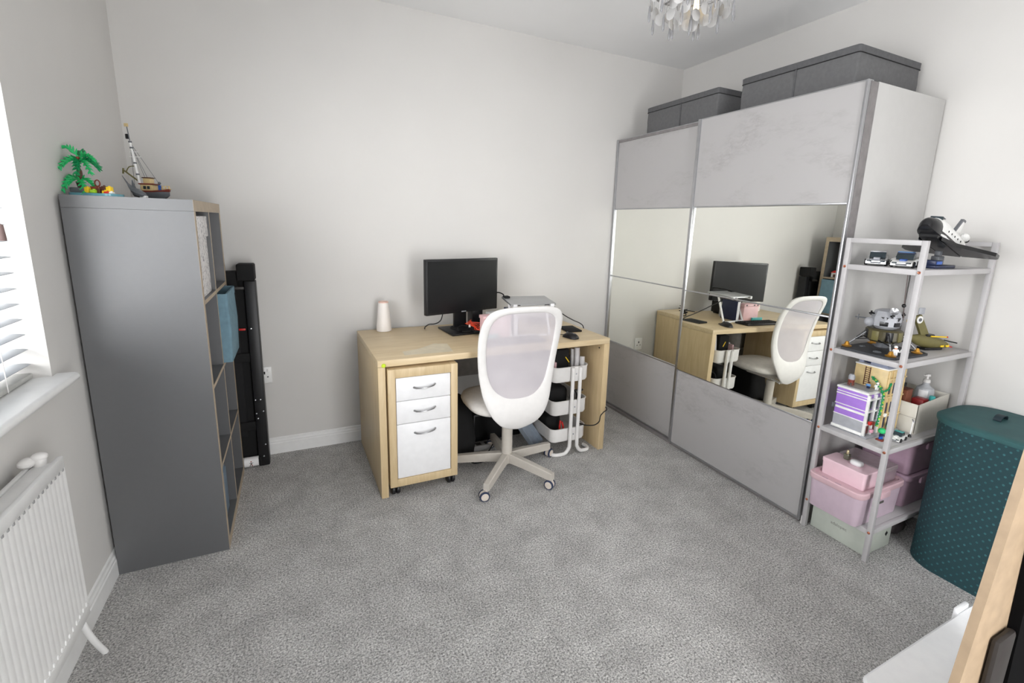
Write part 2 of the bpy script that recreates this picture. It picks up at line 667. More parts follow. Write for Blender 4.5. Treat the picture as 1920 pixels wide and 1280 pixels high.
# window: frame, pane, sill
fr = MB()
fx0, fx1 = -0.22, -0.15
for y0, y1, z0, z1 in ((WY0, WY1, WZ0, WZ0 + 0.06), (WY0, WY1, WZ1 - 0.06, WZ1), (WY0, WY0 + 0.06, WZ0, WZ1),
                       (WY1 - 0.06, WY1, WZ0, WZ1), ((WY0 + WY1) / 2 - 0.03, (WY0 + WY1) / 2 + 0.03, WZ0, WZ1)):
    fr.box(fx0, fx1, y0, y1, z0, z1, 0.006)
win = struct(fr, 'window_1', M_TRIM)
pane = MB().box(-0.187, -0.183, WY0 + 0.05, WY1 - 0.05, WZ0 + 0.05, WZ1 - 0.05).build('pane', M_PANE, win)
s = MB()
s.prism([(-0.15, 0.868), (0.046, 0.868), (0.054, 0.874), (0.056, 0.884), (0.052, 0.893), (0.044, 0.8965), (-0.15, 0.8965)],
        WY0 - 0.045, WY1 + 0.035, 'y')
struct(s, 'trim_1', M_TRIM, 50)

# venetian blind
bl = thing('venetian_blind', 'white horizontal slat blind hanging in the window on the left', 'blind', (-0.07, (WY0 + WY1) / 2, 0.897))
sl = MB()
z = 0.945
while z < 2.08:
    ring = []
    for (x, dz) in ((-0.094, -0.001), (-0.081, 0.0015), (-0.067, 0.0025), (-0.053, 0.0015), (-0.042, -0.001)):
        ring.append((x, dz))
    poly = [(x, z + d) for x, d in ring] + [(x, z + d - 0.0016) for x, d in reversed(ring)]
    sl.prism(poly, WY0 + 0.01, WY1 - 0.006, 'y')
    z += 0.0475
sl.build('slats', mat('blind_silver', (150, 155, 160), 0.4, var=0.01), bl)
MB().box(-0.096, -0.040, WY0 + 0.01, WY1 - 0.006, 0.899, 0.916, 0.005).build('bottom_rail', mat('blind_rail', (196, 196, 192), 0.4), bl)
MB().box(-0.1, -0.035, WY0 + 0.008, WY1 - 0.005, 2.09, 2.14, 0.004).build('head_rail', M_PLW, bl)
for y in (WY1 - 0.16, WY1 - 0.75, WY0 + 0.16):
    c = MB()
    c.tube([(-0.039, y, 0.9), (-0.039, y, 2.1)], 0.0014, 6)
    c.tube([(-0.097, y, 0.9), (-0.097, y, 2.1)], 0.0014, 6)
    c.build('ladder_cord', M_PLW, bl)
c = MB()
c.tube([(-0.03, -1.178, 1.372), (-0.03, -1.178, 2.1)], 0.0013, 6)
c.build('pull_cord', M_PLW, bl)
MB().lathe([(0.003, 1.374), (0.008, 1.371), (0.0105, 1.332), (0.010, 1.327), (0.0, 1.327)], (-0.03, -1.178, 0), 14).build(
    'cord_tassel', mat('brown_wood_bead', (126, 104, 100), 0.5), bl)['label'] = 'brown wooden tassel'

# radiator
rd = thing('radiator', 'white ribbed panel radiator under the window', 'radiator', (0.07, -2.0, 0.0))
r0, r1 = -2.6, -1.397
p = MB()
prof = []
y = r1
vs = []
pitch = 0.0242
k = int((r1 - r0 - 0.03) / pitch)
pts = [(0.098, r1)]
for i in range(k):
    yy = r1 - 0.012 - i * pitch
    pts += [(0.098, yy), (0.0974, yy - 0.003), (0.0974, yy - 0.005), (0.098, yy - 0.008)]
pts += [(0.098, r0), (0.086, r0), (0.086, r1)]
p.prism([(x, y) for x, y in pts], 0.262, 0.705, 'z')
p.box(0.086, 0.1, r0, r1, 0.705, 0.742, 0.004)
p.box(0.086, 0.1, r0, r1, 0.225, 0.262, 0.004)
p.box(0.030, 0.042, r0, r1, 0.228, 0.735, 0.003)
p.build('panel', M_TRIM, rd, smooth=25)
q = MB()
for i in range(k):
    yy = r1 - 0.0155 - i * pitch
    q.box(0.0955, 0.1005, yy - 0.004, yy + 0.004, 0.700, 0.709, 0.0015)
q.build('groove_top_shade', mat('radiator_groove_shade', (150, 150, 150), 0.5), rd)  # grey blocks paint the shade at the top of each groove
q = MB()
for i in range(k):
    yy = r1 - 0.0155 - i * pitch
    q.ball((0.098, yy, 0.266), 0.006, 0, 8, (0.5, 1, 1.2))
q.build('ridge_ends', M_TRIM, rd)
t = MB()
t.box(0.044, 0.084, r0 + 0.02, r1 - 0.02, 0.715, 0.733, 0.003)
t.build('top_grille', M_TRIM, rd)
v = MB()
v.cyl((0.064, r1 - 0.03, 0.70), (0.064, r1 + 0.014, 0.70), 0.017)
v.ball((0.064, r1 + 0.014, 0.70), 0.017)
v.cyl((0.060, r1 - 0.028, 0.72), (0.058, r1 - 0.020, 0.752), 0.013, 0.015)
v.ball((0.058, r1 - 0.020, 0.755), 0.017, 0, 14, (1.1, 1, 0.7))
v.ball((0.036, r1 - 0.030, 0.745), 0.018, 0, 14, (1.1, 1.3, 0.8))
v.build('air_vent', M_PLW, rd)
v = MB()
v.cyl((0.064, r1 - 0.03, 0.30), (0.064, r1 + 0.022, 0.30), 0.010)
v.cyl((0.064, r1 + 0.018, 0.275), (0.064, r1 + 0.018, 0.345), 0.011)
v.build('valve', M_TRIM, rd)
MB().cyl((0.064, r1 + 0.022, 0.305), (0.064, r1 + 0.036, 0.305), 0.007).build('valve_cap', M_RUBBER, rd)
MB().tube(smooth_path([(0.064, r1 + 0.018, 0.28), (0.066, r1 + 0.02, 0.20), (0.072, r1 + 0.05, 0.10), (0.083, r1 + 0.093, 0.0)], 8),
          0.009, 12).build('pipe', M_TRIM, rd)


# wall sockets
def socket(x, z, label):
    so = thing('wall_socket', label, 'socket', (x, 0, z), 0, 'white wall sockets on the back wall')
    MB().box(x - 0.038, x + 0.038, -0.010, -0.0005, z - 0.05, z + 0.05, 0.004).build('plate', M_TRIM, so)
    for dx, dz, hw, hh in ((0, 0.014, 0.004, 0.008), (-0.016, -0.011, 0.004, 0.003), (0.016, -0.011, 0.004, 0.003)):
        MB().box(x + dx - hw, x + dx + hw, -0.0115, -0.009, z + dz - hh, z + dz + hh).build('pin_hole', M_BLACK, so)
    MB().box(x + 0.014, x + 0.026, -0.014, -0.009, z + 0.02, z + 0.04, 0.002).build('switch', M_TRIM, so)
    return so


socket(0.517, 0.502, 'white wall socket beside the folded black treadmill')
socket(2.60, 0.46, 'white wall socket between the desk and the wardrobe, seen in the mirror')

# ------------------------------------------------------------------ ceiling light
cl = thing('ceiling_light', 'shell disc and crystal drop chandelier at the top edge', 'lamp', (2.11, -1.56, H))
CX, CY = 2.11, -1.56
f = MB()
f.lathe([(0.0, H - 0.001), (0.055, H - 0.001), (0.055, H - 0.02), (0.02, H - 0.03), (0.0, H - 0.03)], (CX, CY, 0), 24)
f.cyl((CX, CY, H - 0.02), (CX, CY, 2.30), 0.006)
for rr in (0.15, 0.09):
    f.tube([(CX + rr * math.cos(a * PI / 16), CY + rr * math.sin(a * PI / 16), 2.30) for a in range(32)], 0.004, 8, closed=True)
for a in range(4):
    f.tube([(CX, CY, 2.31), (CX + 0.15 * math.cos(a * PI / 2), CY + 0.15 * math.sin(a * PI / 2), 2.30)], 0.004, 8)
f.build('frame', M_CHROME, cl)
for rr, n, ztop, ph in ((0.15, 13, 2.29, 0), (0.135, 11, 2.255, 0.2), (0.09, 9, 2.27, 0.4), (0.08, 7, 2.235, 0.1), (0.045, 5, 2.225, 0.6)):
    for i in range(n):
        a = 2 * PI * i / n + ph
        x, y = CX + rr * math.cos(a), CY + rr * math.sin(a)
        zz = ztop - 0.03 + random.uniform(-0.008, 0.008)
        Mt = Matrix.Translation((x, y, zz)) @ Matrix.Rotation(a + random.uniform(-0.5, 0.5), 4, 'Z') @ Matrix.Rotation(PI / 2, 4, 'Y')
        d = MB()
        d.lathe([(0.0, 0.0012), (0.016, 0.001), (0.021, 0.0), (0.016, -0.001), (0.0, -0.0012)], (0, 0, 0), 16, M=Mt)
        d.tube([(x, y, zz + 0.02), (x, y, 2.30)], 0.0008, 5)
        d.build('shell_disc', M_SHELL, cl)
for rr, n, ztop, ph in ((0.155, 10, 2.25, 0.1), (0.1, 6, 2.22, 0.5), (0.03, 2, 2.21, 0.9)):
    for i in range(n):
        a = 2 * PI * i / n + ph
        x, y = CX + rr * math.cos(a), CY + rr * math.sin(a)
        zz = ztop - random.uniform(0.0, 0.02)
        d = MB()
        d.lathe([(0.0, zz), (0.003, zz - 0.006), (0.0055, zz - 0.04), (0.004, zz - 0.055), (0.0, zz - 0.062)], (x, y, 0), 10)
        d.tube([(x, y, zz), (x, y, 2.30)], 0.0007, 5)
        d.build('crystal_drop', M_DROP, cl)
for a in range(3):
    aa = 2 * PI * a / 3 + 0.5
    x, y = CX + 0.05 * math.cos(aa), CY + 0.05 * math.sin(aa)
    MB().lathe([(0.0, 2.222), (0.004, 2.228), (0.011, 2.25), (0.009, 2.27), (0.007, 2.30), (0, 2.30)], (x, y, 0), 14).build('bulb', M_BULB if a == 0 else M_SHELL, cl)

# ------------------------------------------------------------------ grey cube shelving unit
KX, KF, KY0, KY1, KH = 0.0145, 0.390, -0.8915, -0.176, 1.47
ku = thing('shelving_unit', 'tall grey cube shelving unit with tan front edges by the left wall', 'shelving', ((KX + KF) / 2, (KY0 + KY1) / 2, 0))


def edged(x0, x1, y0, y1, z0, z1):
    """grey board whose front strip is tan"""
    m = MB()
    m.box(x0, x1 - 0.0006, y0, y1, z0, z1, 0.0, 0)
    m.box(x1 - 0.0006, x1, y0, y1, z0, z1, 0.0, 1)
    return m


TK = 0.042
for y0, y1, z0, z1, nm in ((KY0, KY1, KH - TK, KH, 'top_board'), (KY0, KY1, 0, TK, 'bottom_board'),
                           (KY0, KY0 + TK - 0.01, TK, KH - TK - 0.0008, 'side_panel'), (KY1 - TK + 0.01, KY1, TK, KH - TK - 0.0008, 'side_panel')):
    edged(KX, KF, y0, y1, z0, z1).build(nm, [M_GREY, M_TANEDGE], ku)
kys, kye = KY0 + TK - 0.01, KY1 - TK + 0.01
SH = [0.385, 0.735, 1.085]
for z in SH:
    edged(KX, KF, kys, kye, z - 0.016, z).build('shelf_board', [M_GREY, M_TANEDGE], ku)
ym = (KY0 + KY1) / 2
zz = [TK] + SH
for i in range(4):
    z1 = (SH + [KH - TK])[i] - (0.016 if i < 3 else 0)
    edged(KX, KF - 0.001, ym - 0.008, ym + 0.008, zz[i], z1).build('divider', [M_GREY, M_TANEDGE], ku)
MB().box(KX, KX + 0.004, kys, kye, TK, KH - TK).build('back_panel', M_GREY, ku)
# floral box
fb = thing('floral_storage_box', 'white floral print box in the top cube of the grey shelving', 'box', (0.22, -0.705, 1.085))
MB().box(0.07, 0.378, kys + 0.010, ym - 0.045, 1.0855, 1.405, 0.003).build('body', M_FLORAL, fb)
MB().box(0.064, 0.384, kys + 0.004, ym - 0.038, 1.325, 1.411, 0.003).build('lid', M_FLORAL, fb)
# blue bin: soft box standing proud of the cube
bb = thing('fabric_storage_bin', 'blue fabric bin pulled out of the second cube of the grey shelving', 'bin', (0.27, -0.35, 0.735))
b = MB()
y0, y1, x0, x1 = ym + 0.016, kye - 0.008, 0.08, 0.425
rings = [rrect(x0, x1, y0, y1, 0.012, 0.7355), rrect(x0, x1 + 0.006, y0, y1, 0.012, 0.90), rrect(x0, x1, y0, y1, 0.012, 1.06),
         rrect(x0 + 0.006, x1 - 0.006, y0 + 0.006, y1 - 0.006, 0.01, 1.06), rrect(x0 + 0.006, x1 - 0.006, y0 + 0.006, y1 - 0.006, 0.01, 0.745)]
b.loft(rings)
b.build('body', M_BLUEBIN, bb)
MB().loft([rrect(x0 - 0.001, x1 + 0.003, y0 - 0.001, y1 + 0.001, 0.012, 1.028), rrect(x0 - 0.001, x1 + 0.0025, y0 - 0.001, y1 + 0.001, 0.012, 1.0615)],
          cap0=False, cap1=False).build('rim_band', M_BLUEBIN, bb)
# blue glass box, bottom cube
gb = thing('file_box', 'blue grey file box standing in the bottom cube of the grey shelving', 'box', (0.2, -0.66, TK))
MB().box(0.06, 0.36, kys + 0.07, ym - 0.07, TK + 0.0005, 0.27, 0.004).build('body', mat('blue_grey_card', (92, 116, 138), 0.4), gb)
MB().box(0.352, 0.366, kys + 0.075, ym - 0.075, 0.05, 0.26, 0.003).build('front_panel', mat('steel_blue', (112, 138, 160), 0.3), gb)
# little toys inside the top far cube
tb = thing('toy_hut', 'tiny white and red toy hut in the top far cube, seen in the mirror', 'toy', (0.31, -0.28, 1.085))
MB().box(0.28, 0.34, -0.315, -0.25, 1.0855, 1.13, 0.002).build('walls', T_WHITE, tb)
MB().prism([(-0.32, 1.13), (-0.245, 1.13), (-0.282, 1.152)], 0.275, 0.345, 'x').build('roof', T_RED, tb)
MB().box(0.3395, 0.342, -0.292, -0.272, 1.088, 1.115).build('door', T_BROWN, tb)
tb = thing('toy_cart', 'tiny dark toy cart beside the toy hut, seen in the mirror', 'toy', (0.32, -0.40, 1.085))
MB().box(0.29, 0.36, -0.43, -0.36, 1.093, 1.112, 0.003).build('body', T_RBROWN, tb)
MB().box(0.30, 0.35, -0.42, -0.37, 1.1122, 1.122, 0.002).build('load', T_WHITE, tb)
for x in (0.3, 0.35):
    MB().cyl((x, -0.437, 1.095), (x, -0.353, 1.095), 0.0095, n=14).build('wheel', T_BLACK, tb)

# ------------------------------------------------------------------ folded treadmill in the corner
tm = thing('treadmill', 'folded black treadmill leaning upright in the corner behind the shelving', 'treadmill', (0.29, -0.09, 0))
Lm = Matrix.Translation((0, -0.105, 0)) @ Matrix.Rotation(-0.028, 4, 'X') @ Matrix.Translation((0, 0.0, 0))
a = MB()
a.box(0.065, 0.505, -0.012, 0.022, 0.02, 1.12, 0.006, M=Lm)
a.build('deck', M_MATTE, tm)
for x0, x1 in ((0.05, 0.105), (0.462, 0.517)):
    m = MB()
    m.box(x0, x1, -0.045, 0.035, 0.0, 1.072 if x0 > 0.2 else 1.03, 0.006, M=Lm)
    m.build('side_rail', M_BLACK, tm)
MB().box(0.12, 0.42, -0.022, -0.011, 0.18, 1.02, 0.003, M=Lm).build('belt', M_RUBBER, tm)
m = MB()
m.box(0.06, 0.434, -0.06, 0.03, 1.035, 1.125, 0.01, M=Lm)
m.box(0.435, 0.517, -0.085, 0.036, 1.075, 1.165, 0.008, M=Lm)
m.build('motor_cover', M_MATTE, tm)
MB().box(0.40, 0.465, -0.09, -0.07, 1.03, 1.045, 0.003, M=Lm).build('latch', M_TAB, tm)
for z in (0.62, 0.22):
    MB().box(0.1, 0.47, -0.035, -0.014, z, z + 0.05, 0.004, M=Lm).build('cross_brace', M_MATTE, tm)
MB().box(0.42, 0.452, -0.04, -0.03, 0.80, 0.812, 0.002, M=Lm).build('red_clip', M_RED, tm)
for (x, z) in ((0.478, 0.81), (0.47, 0.40), (0.495, 0.40), (0.505, 0.33), (0.47, 0.32), (0.476, 0.29), (0.502, 0.13), (0.49, 0.06)):
    MB().lathe([(0, -0.0495), (0.004, -0.0488), (0.0055, -0.046), (0.0055, -0.040), (0, -0.040)], (x, 0, z), 12, ax='y', M=Lm).build('screw', T_SIL, tm)
ro = MB()
ro.cyl((0.20, -0.142, 0.036), (0.462, -0.142, 0.036), 0.028, n=24)
ro.build('roller', M_WHITE, tm)
bk = MB()
bk.box(0.462, 0.478, -0.162, -0.07, 0.012, 0.062, 0.004)
bk.box(0.184, 0.20, -0.162, -0.07, 0.012, 0.062, 0.004)
bk.build('roller_bracket', M_MATTE, tm)
for cx in (0.355, 0.425):
    g = MB()
    def RP(u, vv):                                   # print wrapped on the roller
        a = vv / 0.028 - 0.25
        return (cx + u, -0.142 - 0.0285 * math.cos(a), 0.036 + 0.0285 * math.sin(a))
    def ST(pts, r, mi):
        g.tube([RP(u, vv) for u, vv in pts], r, 6, mi)
    ST([(0, 0.005), (0, 0.012)], 0.0032, 0)
    g.ball(RP(0, 0.018), 0.0034, 1, 8)
    ST([(-0.009, 0.013), (-0.005, 0.008), (0, 0.012), (0.006, 0.008), (0.009, 0.014)], 0.0013, 0)
    ST([(0, 0.005), (-0.005, -0.003), (-0.008, -0.012)], 0.0016, 0)
    ST([(0, 0.005), (0.005, -0.003), (0.004, -0.012)], 0.0016, 1)
    g.build('printed_figure', [M_INK, mat('dark_red_ink', (140, 50, 44), 0.6)], tm)
MB().tube([(0.39, -0.142 + 0.0285 * math.cos(a * PI / 12), 0.036 + 0.0285 * math.sin(a * PI / 12)) for a in range(24)], 0.0009, 5, closed=True).build(
    'printed_line', M_INK, tm)

# ------------------------------------------------------------------ desk
DX, DY, DR = 1.035, -0.046, 0.0201
DT = 0.742
dk = thing('desk', 'birch veneer desk with panel ends against the back wall', 'desk', (DX, DY, 0), DR)
DD, DW, TH = 0.714, 1.40, 0.034
MB().box(0, DW, -DD, 0, DT - TH, DT, 0.0015).build('desktop', M_BIRCH, dk, world=False)
MB().box(0, 0.036, -DD, 0, 0, DT - TH - 0.0005, 0.001).build('side_panel', M_BIRCHV, dk, world=False)
MB().box(DW - 0.040, DW, -DD, 0, 0, DT - TH - 0.0005, 0.001).build('side_panel', M_BIRCHV, dk, world=False)
MB().box(0.036, DW - 0.04, -0.16, -0.14, 0.42, DT - TH - 0.001, 0.001).build('modesty_panel', mat('grey_board', (128, 124, 120), 0.6), dk, world=False)
MB().lathe([(0, 0), (0.005, 0), (0.005, 0.003), (0, 0.003)], (0, 0, 0), 12, M=Matrix.Translation((DW - 0.040, -DD + 0.05, 0.672)) @ Matrix.Rotation(-PI / 2, 4, 'Y')).build(
    'cam_screw', M_TAB, dk, world=False)
worn = MB()
worn.add([(0.145, -0.655, DT + 0.0003), (0.40, -0.67, DT + 0.0003), (0.42, -0.50, DT + 0.0003), (0.35, -0.47, DT + 0.0003), (0.24, -0.555, DT + 0.0003), (0.15, -0.58, DT + 0.0003)],
         [[0, 1, 2, 3, 4, 5]])
worn.build('worn_patch', mat('worn_varnish', (226, 214, 188), 0.6, var=0.05, scale=18), dk, world=False)['label'] = 'pale worn patch on the desktop'
DM = Matrix.Translation((DX, DY, 0)) @ Matrix.Rotation(DR, 4, 'Z')


def dl(x, y, z):
    return tuple(DM @ Vector((x, y, z)))


p0 = dl(0.028, -DD - 0.001, 0.717)
solo(MB().lathe([(0, 0.0), (0.010, 0.0), (0.0105, -0.002), (0.008, -0.004), (0, -0.0045)], p0, 18, ax='y'), 'round_sticker', mat('lime_sticker', (196, 222, 40), 0.5),
     'lime green round sticker on the front corner of the desk', 'sticker', p0)

# drawer pedestal
dp = thing('drawer_pedestal', 'birch drawer pedestal with white fronts on casters under the desk', 'drawers', (1.27, -0.49, 0), 0.008)
px0, px1, pyf, pyb, pz0, pz1 = 1.0935, 1.452, -0.772, -0.24, 0.056, 0.694
a = MB()
a.box(px0, px0 + 0.036, pyf, pyb, pz0, pz1, 0.001)
a.box(px1 - 0.036, px1, pyf, pyb, pz0, pz1, 0.001)
a.box(px0 + 0.036, px1 - 0.036, pyf, pyb, pz1 - 0.045, pz1, 0.001)
a.box(px0 + 0.036, px1 - 0.036, pyf, pyb, pz0, pz0 + 0.042, 0.001)
a.box(px0 + 0.036, px1 - 0.036, pyb - 0.01, pyb, pz0 + 0.042, pz1 - 0.045)
a.build('cabinet', M_BIRCHV, dp)
for z0, z1, hz in ((0.524, 0.646, 0.592), (0.400, 0.521, 0.467), (0.100, 0.397, 0.346)):
    d = MB().box(px0 + 0.039, px1 - 0.039, pyf + 0.004, pyf + 0.40, z0, z1, 0.002).build('drawer', M_WHITE, dp)
    xm = (px0 + px1) / 2 + 0.004
    pts = [(xm + 0.055 * (i / 10 * 2 - 1), pyf + 0.004 - 0.022 * math.sin(PI * (0.06 + 0.88 * i / 10)) ** 0.7, hz + 0.004 * (i / 5 - 1) - 0.004 * math.sin(PI * i / 10)) for i in range(11)]
    pts = [(xm - 0.055, pyf + 0.006, hz - 0.003)] + pts[1:-1] + [(xm + 0.055, pyf + 0.006, hz + 0.004)]
    h = MB().tube(pts, [0.0055, 0.005, 0.0045, 0.004, 0.0038, 0.0038, 0.0038, 0.004, 0.0045, 0.005, 0.0055], 10)
    h.build('handle', M_CHROME, d)
for x in (px0 + 0.03, px1 - 0.03):
    for y in (pyf + 0.04, pyb - 0.05):
        c = MB()
        for s_ in (-1, 1):
            c.lathe([(0.0, s_ * 0.003), (0.025, s_ * 0.003), (0.028, s_ * 0.007), (0.028, s_ * 0.016), (0.023, s_ * 0.021), (0, s_ * 0.021)], (x, y, 0.028), 20, ax='x')
        c.box(x - 0.012, x + 0.012, y - 0.016, y + 0.016, 0.034, 0.0558, 0.003)
        c.build('caster', M_BLACK, dp)

# ------------------------------------------------------------------ swivel chair
CHX, CHY = 1.754, -0.752
ch = thing('swivel_chair', 'white mesh back swivel chair turned towards the desk', 'chair', (CHX, CHY, 0))
# base: hub, five legs each with a caster
hb = MB()
hb.lathe([(0, 0.062), (0.03, 0.062), (0.036, 0.075), (0.036, 0.115), (0.031, 0.12), (0.031, 0.315), (0.02, 0.32), (0.02, 0.375), (0, 0.375)], (CHX, CHY, 0), 28)
hb.build('column', M_BEIGE, ch)
BASEA = math.atan2(-1.029 - CHY, 1.909 - CHX)
for i in range(5):
    a = BASEA + i * 2 * PI / 5
    Mt = Matrix.Translation((CHX, CHY, 0)) @ Matrix.Rotation(a, 4, 'Z')
    l = MB()
    rings = []
    for r_, zt, zb, hw in ((0.02, 0.125, 0.070, 0.019), (0.12, 0.118, 0.068, 0.018), (0.29, 0.100, 0.056, 0.0165), (0.318, 0.096, 0.056, 0.0155)):
        rings.append([(r_, -hw, zb), (r_, hw, zb), (r_, hw, zt - 0.004), (r_, hw - 0.004, zt), (r_, -hw + 0.004, zt), (r_, -hw, zt - 0.004)])
    l.loft(rings, M=Mt)
    lg = l.build('base_leg', M_BEIGE, ch)
    sw = (2.2, 0.5, 2.6, 1.6, 3.0)[i]
    Mc = Mt @ Matrix.Translation((0.312, 0, 0)) @ Matrix.Rotation(sw - a, 4, 'Z')
    c = MB()
    c.lathe([(0, -0.020), (0.020, -0.020), (0.0245, -0.014), (0.0245, 0.014), (0.020, 0.020), (0, 0.020)], (0.012, 0, 0.0275), 22, 0, Mc, 'y')
    for s_ in (-1, 1):
        c.lathe([(0.0205, s_ * 0.0200), (0.0255, s_ * 0.0195), (0.0275, s_ * 0.016), (0.0275, s_ * 0.011), (0.0245, s_ * 0.010)], (0.012, 0, 0.0275), 22, 1, Mc, 'y', False)
    c.cyl((0, 0, 0.045), (0, 0, 0.062), 0.007, mi=0, M=Mc)
    c.build('caster', [M_CASTW, M_NAVY], lg)
# seat
SX, SY = 1.755, -0.660
s = MB()
def seat_ring(gx, gy, z, k=3.2, n=40):
    out = []
    for i in range(n):
        a = 2 * PI * i / n
        c_, s_ = math.cos(a), math.sin(a)
        x = gx * math.copysign(abs(c_) ** (2 / k), c_)
        y = gy * math.copysign(abs(s_) ** (2 / k), s_)
        out.append((SX + x, SY + y, z))
    return out
s.loft([seat_ring(0.19, 0.185, 0.392), seat_ring(0.215, 0.21, 0.40), seat_ring(0.222, 0.216, 0.418), seat_ring(0.212, 0.207, 0.438), seat_ring(0.17, 0.165, 0.448), seat_ring(0.08, 0.08, 0.446)])
s.build('seat', M_SEAT, ch, smooth=60)
MB().loft([seat_ring(0.15, 0.15, 0.372), seat_ring(0.20, 0.20, 0.392)]).build('seat_shell', M_PLW, ch)
m = MB()
m.box(SX - 0.08, SX + 0.08, SY - 0.14, SY + 0.08, 0.34, 0.374, 0.01)
m.tube(smooth_path([(SX, SY - 0.12, 0.355), (SX, -0.85, 0.352), (SX, -0.89, 0.385)], 6), 0.014, 10)
m.build('tilt_mechanism', M_BEIGE, ch)
m = MB()
for dx in (0.035, 0.06):
    m.tube([(SX + dx, SY - 0.1, 0.35), (SX + dx, -0.862, 0.330)], 0.004, 8)
    m.ball((SX + dx, -0.866, 0.330), 0.007)
m.build('tilt_levers', M_PLW, ch)

# backrest outline (half widths by height) and side profile
BZ = [0.0, 0.006, 0.022, 0.05, 0.10, 0.18, 0.28, 0.40, 0.52, 0.60, 0.645, 0.668, 0.680, 0.685, 0.686]
BW = [0.0, 0.040, 0.082, 0.118, 0.157, 0.190, 0.210, 0.223, 0.229, 0.220, 0.200, 0.170, 0.124, 0.060, 0.0]
IZ = [0.178, 0.183, 0.200, 0.235, 0.29, 0.37, 0.47, 0.56, 0.61, 0.636, 0.649, 0.653, 0.654]
IW = [0.0, 0.058, 0.100, 0.138, 0.164, 0.180, 0.188, 0.184, 0.170, 0.142, 0.098, 0.050, 0.0]
BB = 0.324


def back_y(v):
    pr = [(0.0, -0.895), (0.05, -0.918), (0.12, -0.920), (0.22, -0.903), (0.36, -0.903), (0.52, -0.935), (0.686, -0.99)]
    q = [pr[0]] + pr + [pr[-1]]
    for i in range(1, len(q) - 2):
        if v <= q[i + 1][0] or i == len(q) - 3:
            t = (v - q[i][0]) / (q[i + 1][0] - q[i][0])
            a, b, c, d = q[i - 1][1], q[i][1], q[i + 1][1], q[i + 2][1]
            return 0.5 * ((2 * b) + (c - a) * t + (2 * a - 5 * b + 4 * c - d) * t * t + (3 * b - a - 3 * c + d) * t ** 3)


def back_pt(u, v, off=0.0):
    u *= 1.025
    v = v * 1.01
    xc = 1.755
    return (xc + u, back_y(v) + 0.55 * u * u + off, BB + v)


def outline(zs, ws, n=40):
    P = smooth_path([(w_, z_, 0) for z_, w_ in zip(zs, ws)], 8)
    P[-1] = Vector((0, zs[-1], 0))
    ln = [0.0]
    for a_, b_ in zip(P, P[1:]):
        ln.append(ln[-1] + (b_ - a_).length)
    right, k_ = [], 0
    for i in range(n + 1):                       # even spacing along the curve
        d_ = ln[-1] * i / n
        while k_ < len(ln) - 2 and ln[k_ + 1] < d_:
            k_ += 1
        t_ = (d_ - ln[k_]) / max(1e-9, ln[k_ + 1] - ln[k_])
        q_ = P[k_].lerp(P[k_ + 1], min(1, t_))
        right.append((max(0, q_.x), q_.y))
    left = [(-u, v) for u, v in reversed(right[1:-1])]
    return right + left


OO, II = outline(BZ, BW), outline(IZ, IW)
TB = 0.020
g = MB()


def shrink(O, f, cz):
    return [(u * f, cz + (v - cz) * f) for u, v in O]


def mix(A, B, t):
    return [(lerp(a[0], b[0], t), lerp(a[1], b[1], t)) for a, b in zip(A, B)]


rings = []
for t_, off in ((0.0, 0.010), (0.0, 0.003), (0.04, 0.0), (0.35, -0.002), (0.72, 0.0), (0.93, 0.003), (1.0, 0.006), (1.0, 0.014), (0.9, TB), (0.2, TB), (0.05, TB - 0.003)):
    rings.append([back_pt(u, v, off) for u, v in mix(OO, II, t_)])
rings.append(rings[0])
g.loft(rings, cap0=False, cap1=False)
g.build('backrest_frame', M_PLW, ch, smooth=50)
cz = 0.40
nrings = [[back_pt(u, v, 0.009 + 0.006 * (1 - t_)) for u, v in shrink(II, t_, cz)] for t_ in (1.01, 0.8, 0.6, 0.4, 0.2, 0.04)]
MB().loft(nrings, cap0=False, cap1=True).build('mesh_back', M_NET, ch, smooth=60, recalc=False)

# ------------------------------------------------------------------ small trolley under the desk
TX0, TX1, TYF, TYB = 2.078, 2.330, -0.700, -0.34
tr = thing('storage_trolley', 'white three tier metal trolley under the right end of the desk', 'trolley', ((TX0 + TX1) / 2, -0.52, 0))
XM = 2.226
for z0, z1 in ((0.478, 0.572), (0.264, 0.356), (0.086, 0.172)):
    b = MB()
    b.loft([rrect(TX0 + 0.006, TX1 - 0.006, TYF + 0.006, TYB - 0.006, 0.035, z0), rrect(TX0, TX1, TYF, TYB, 0.04, z0 + 0.012), rrect(TX0, TX1, TYF, TYB, 0.04, z1 - 0.004),
            rrect(TX0 - 0.004, TX1 + 0.004, TYF - 0.004, TYB + 0.004, 0.044, z1 - 0.002), rrect(TX0 - 0.004, TX1 + 0.004, TYF - 0.004, TYB + 0.004, 0.044, z1 + 0.002),
            rrect(TX0 + 0.003, TX1 - 0.003, TYF + 0.003, TYB - 0.003, 0.037, z1 + 0.002), rrect(TX0 + 0.003, TX1 - 0.003, TYF + 0.003, TYB - 0.003, 0.037, z0 + 0.012)])
    bk = b.build('basket', M_PLW, tr)
    MB().box(XM - 0.028, XM + 0.028, TYF - 0.012, TYF - 0.0045, z0 + 0.004, z1 + 0.004, 0.002).build('bracket', M_PLW, bk)
    MB().lathe([(0, -0.0025), (0.0045, -0.002), (0.005, 0), (0, 0)], (XM + 0.002, TYF - 0.012, (z0 + z1) / 2 + 0.004), 12, ax='y').build('bolt', T_LGREY, bk)
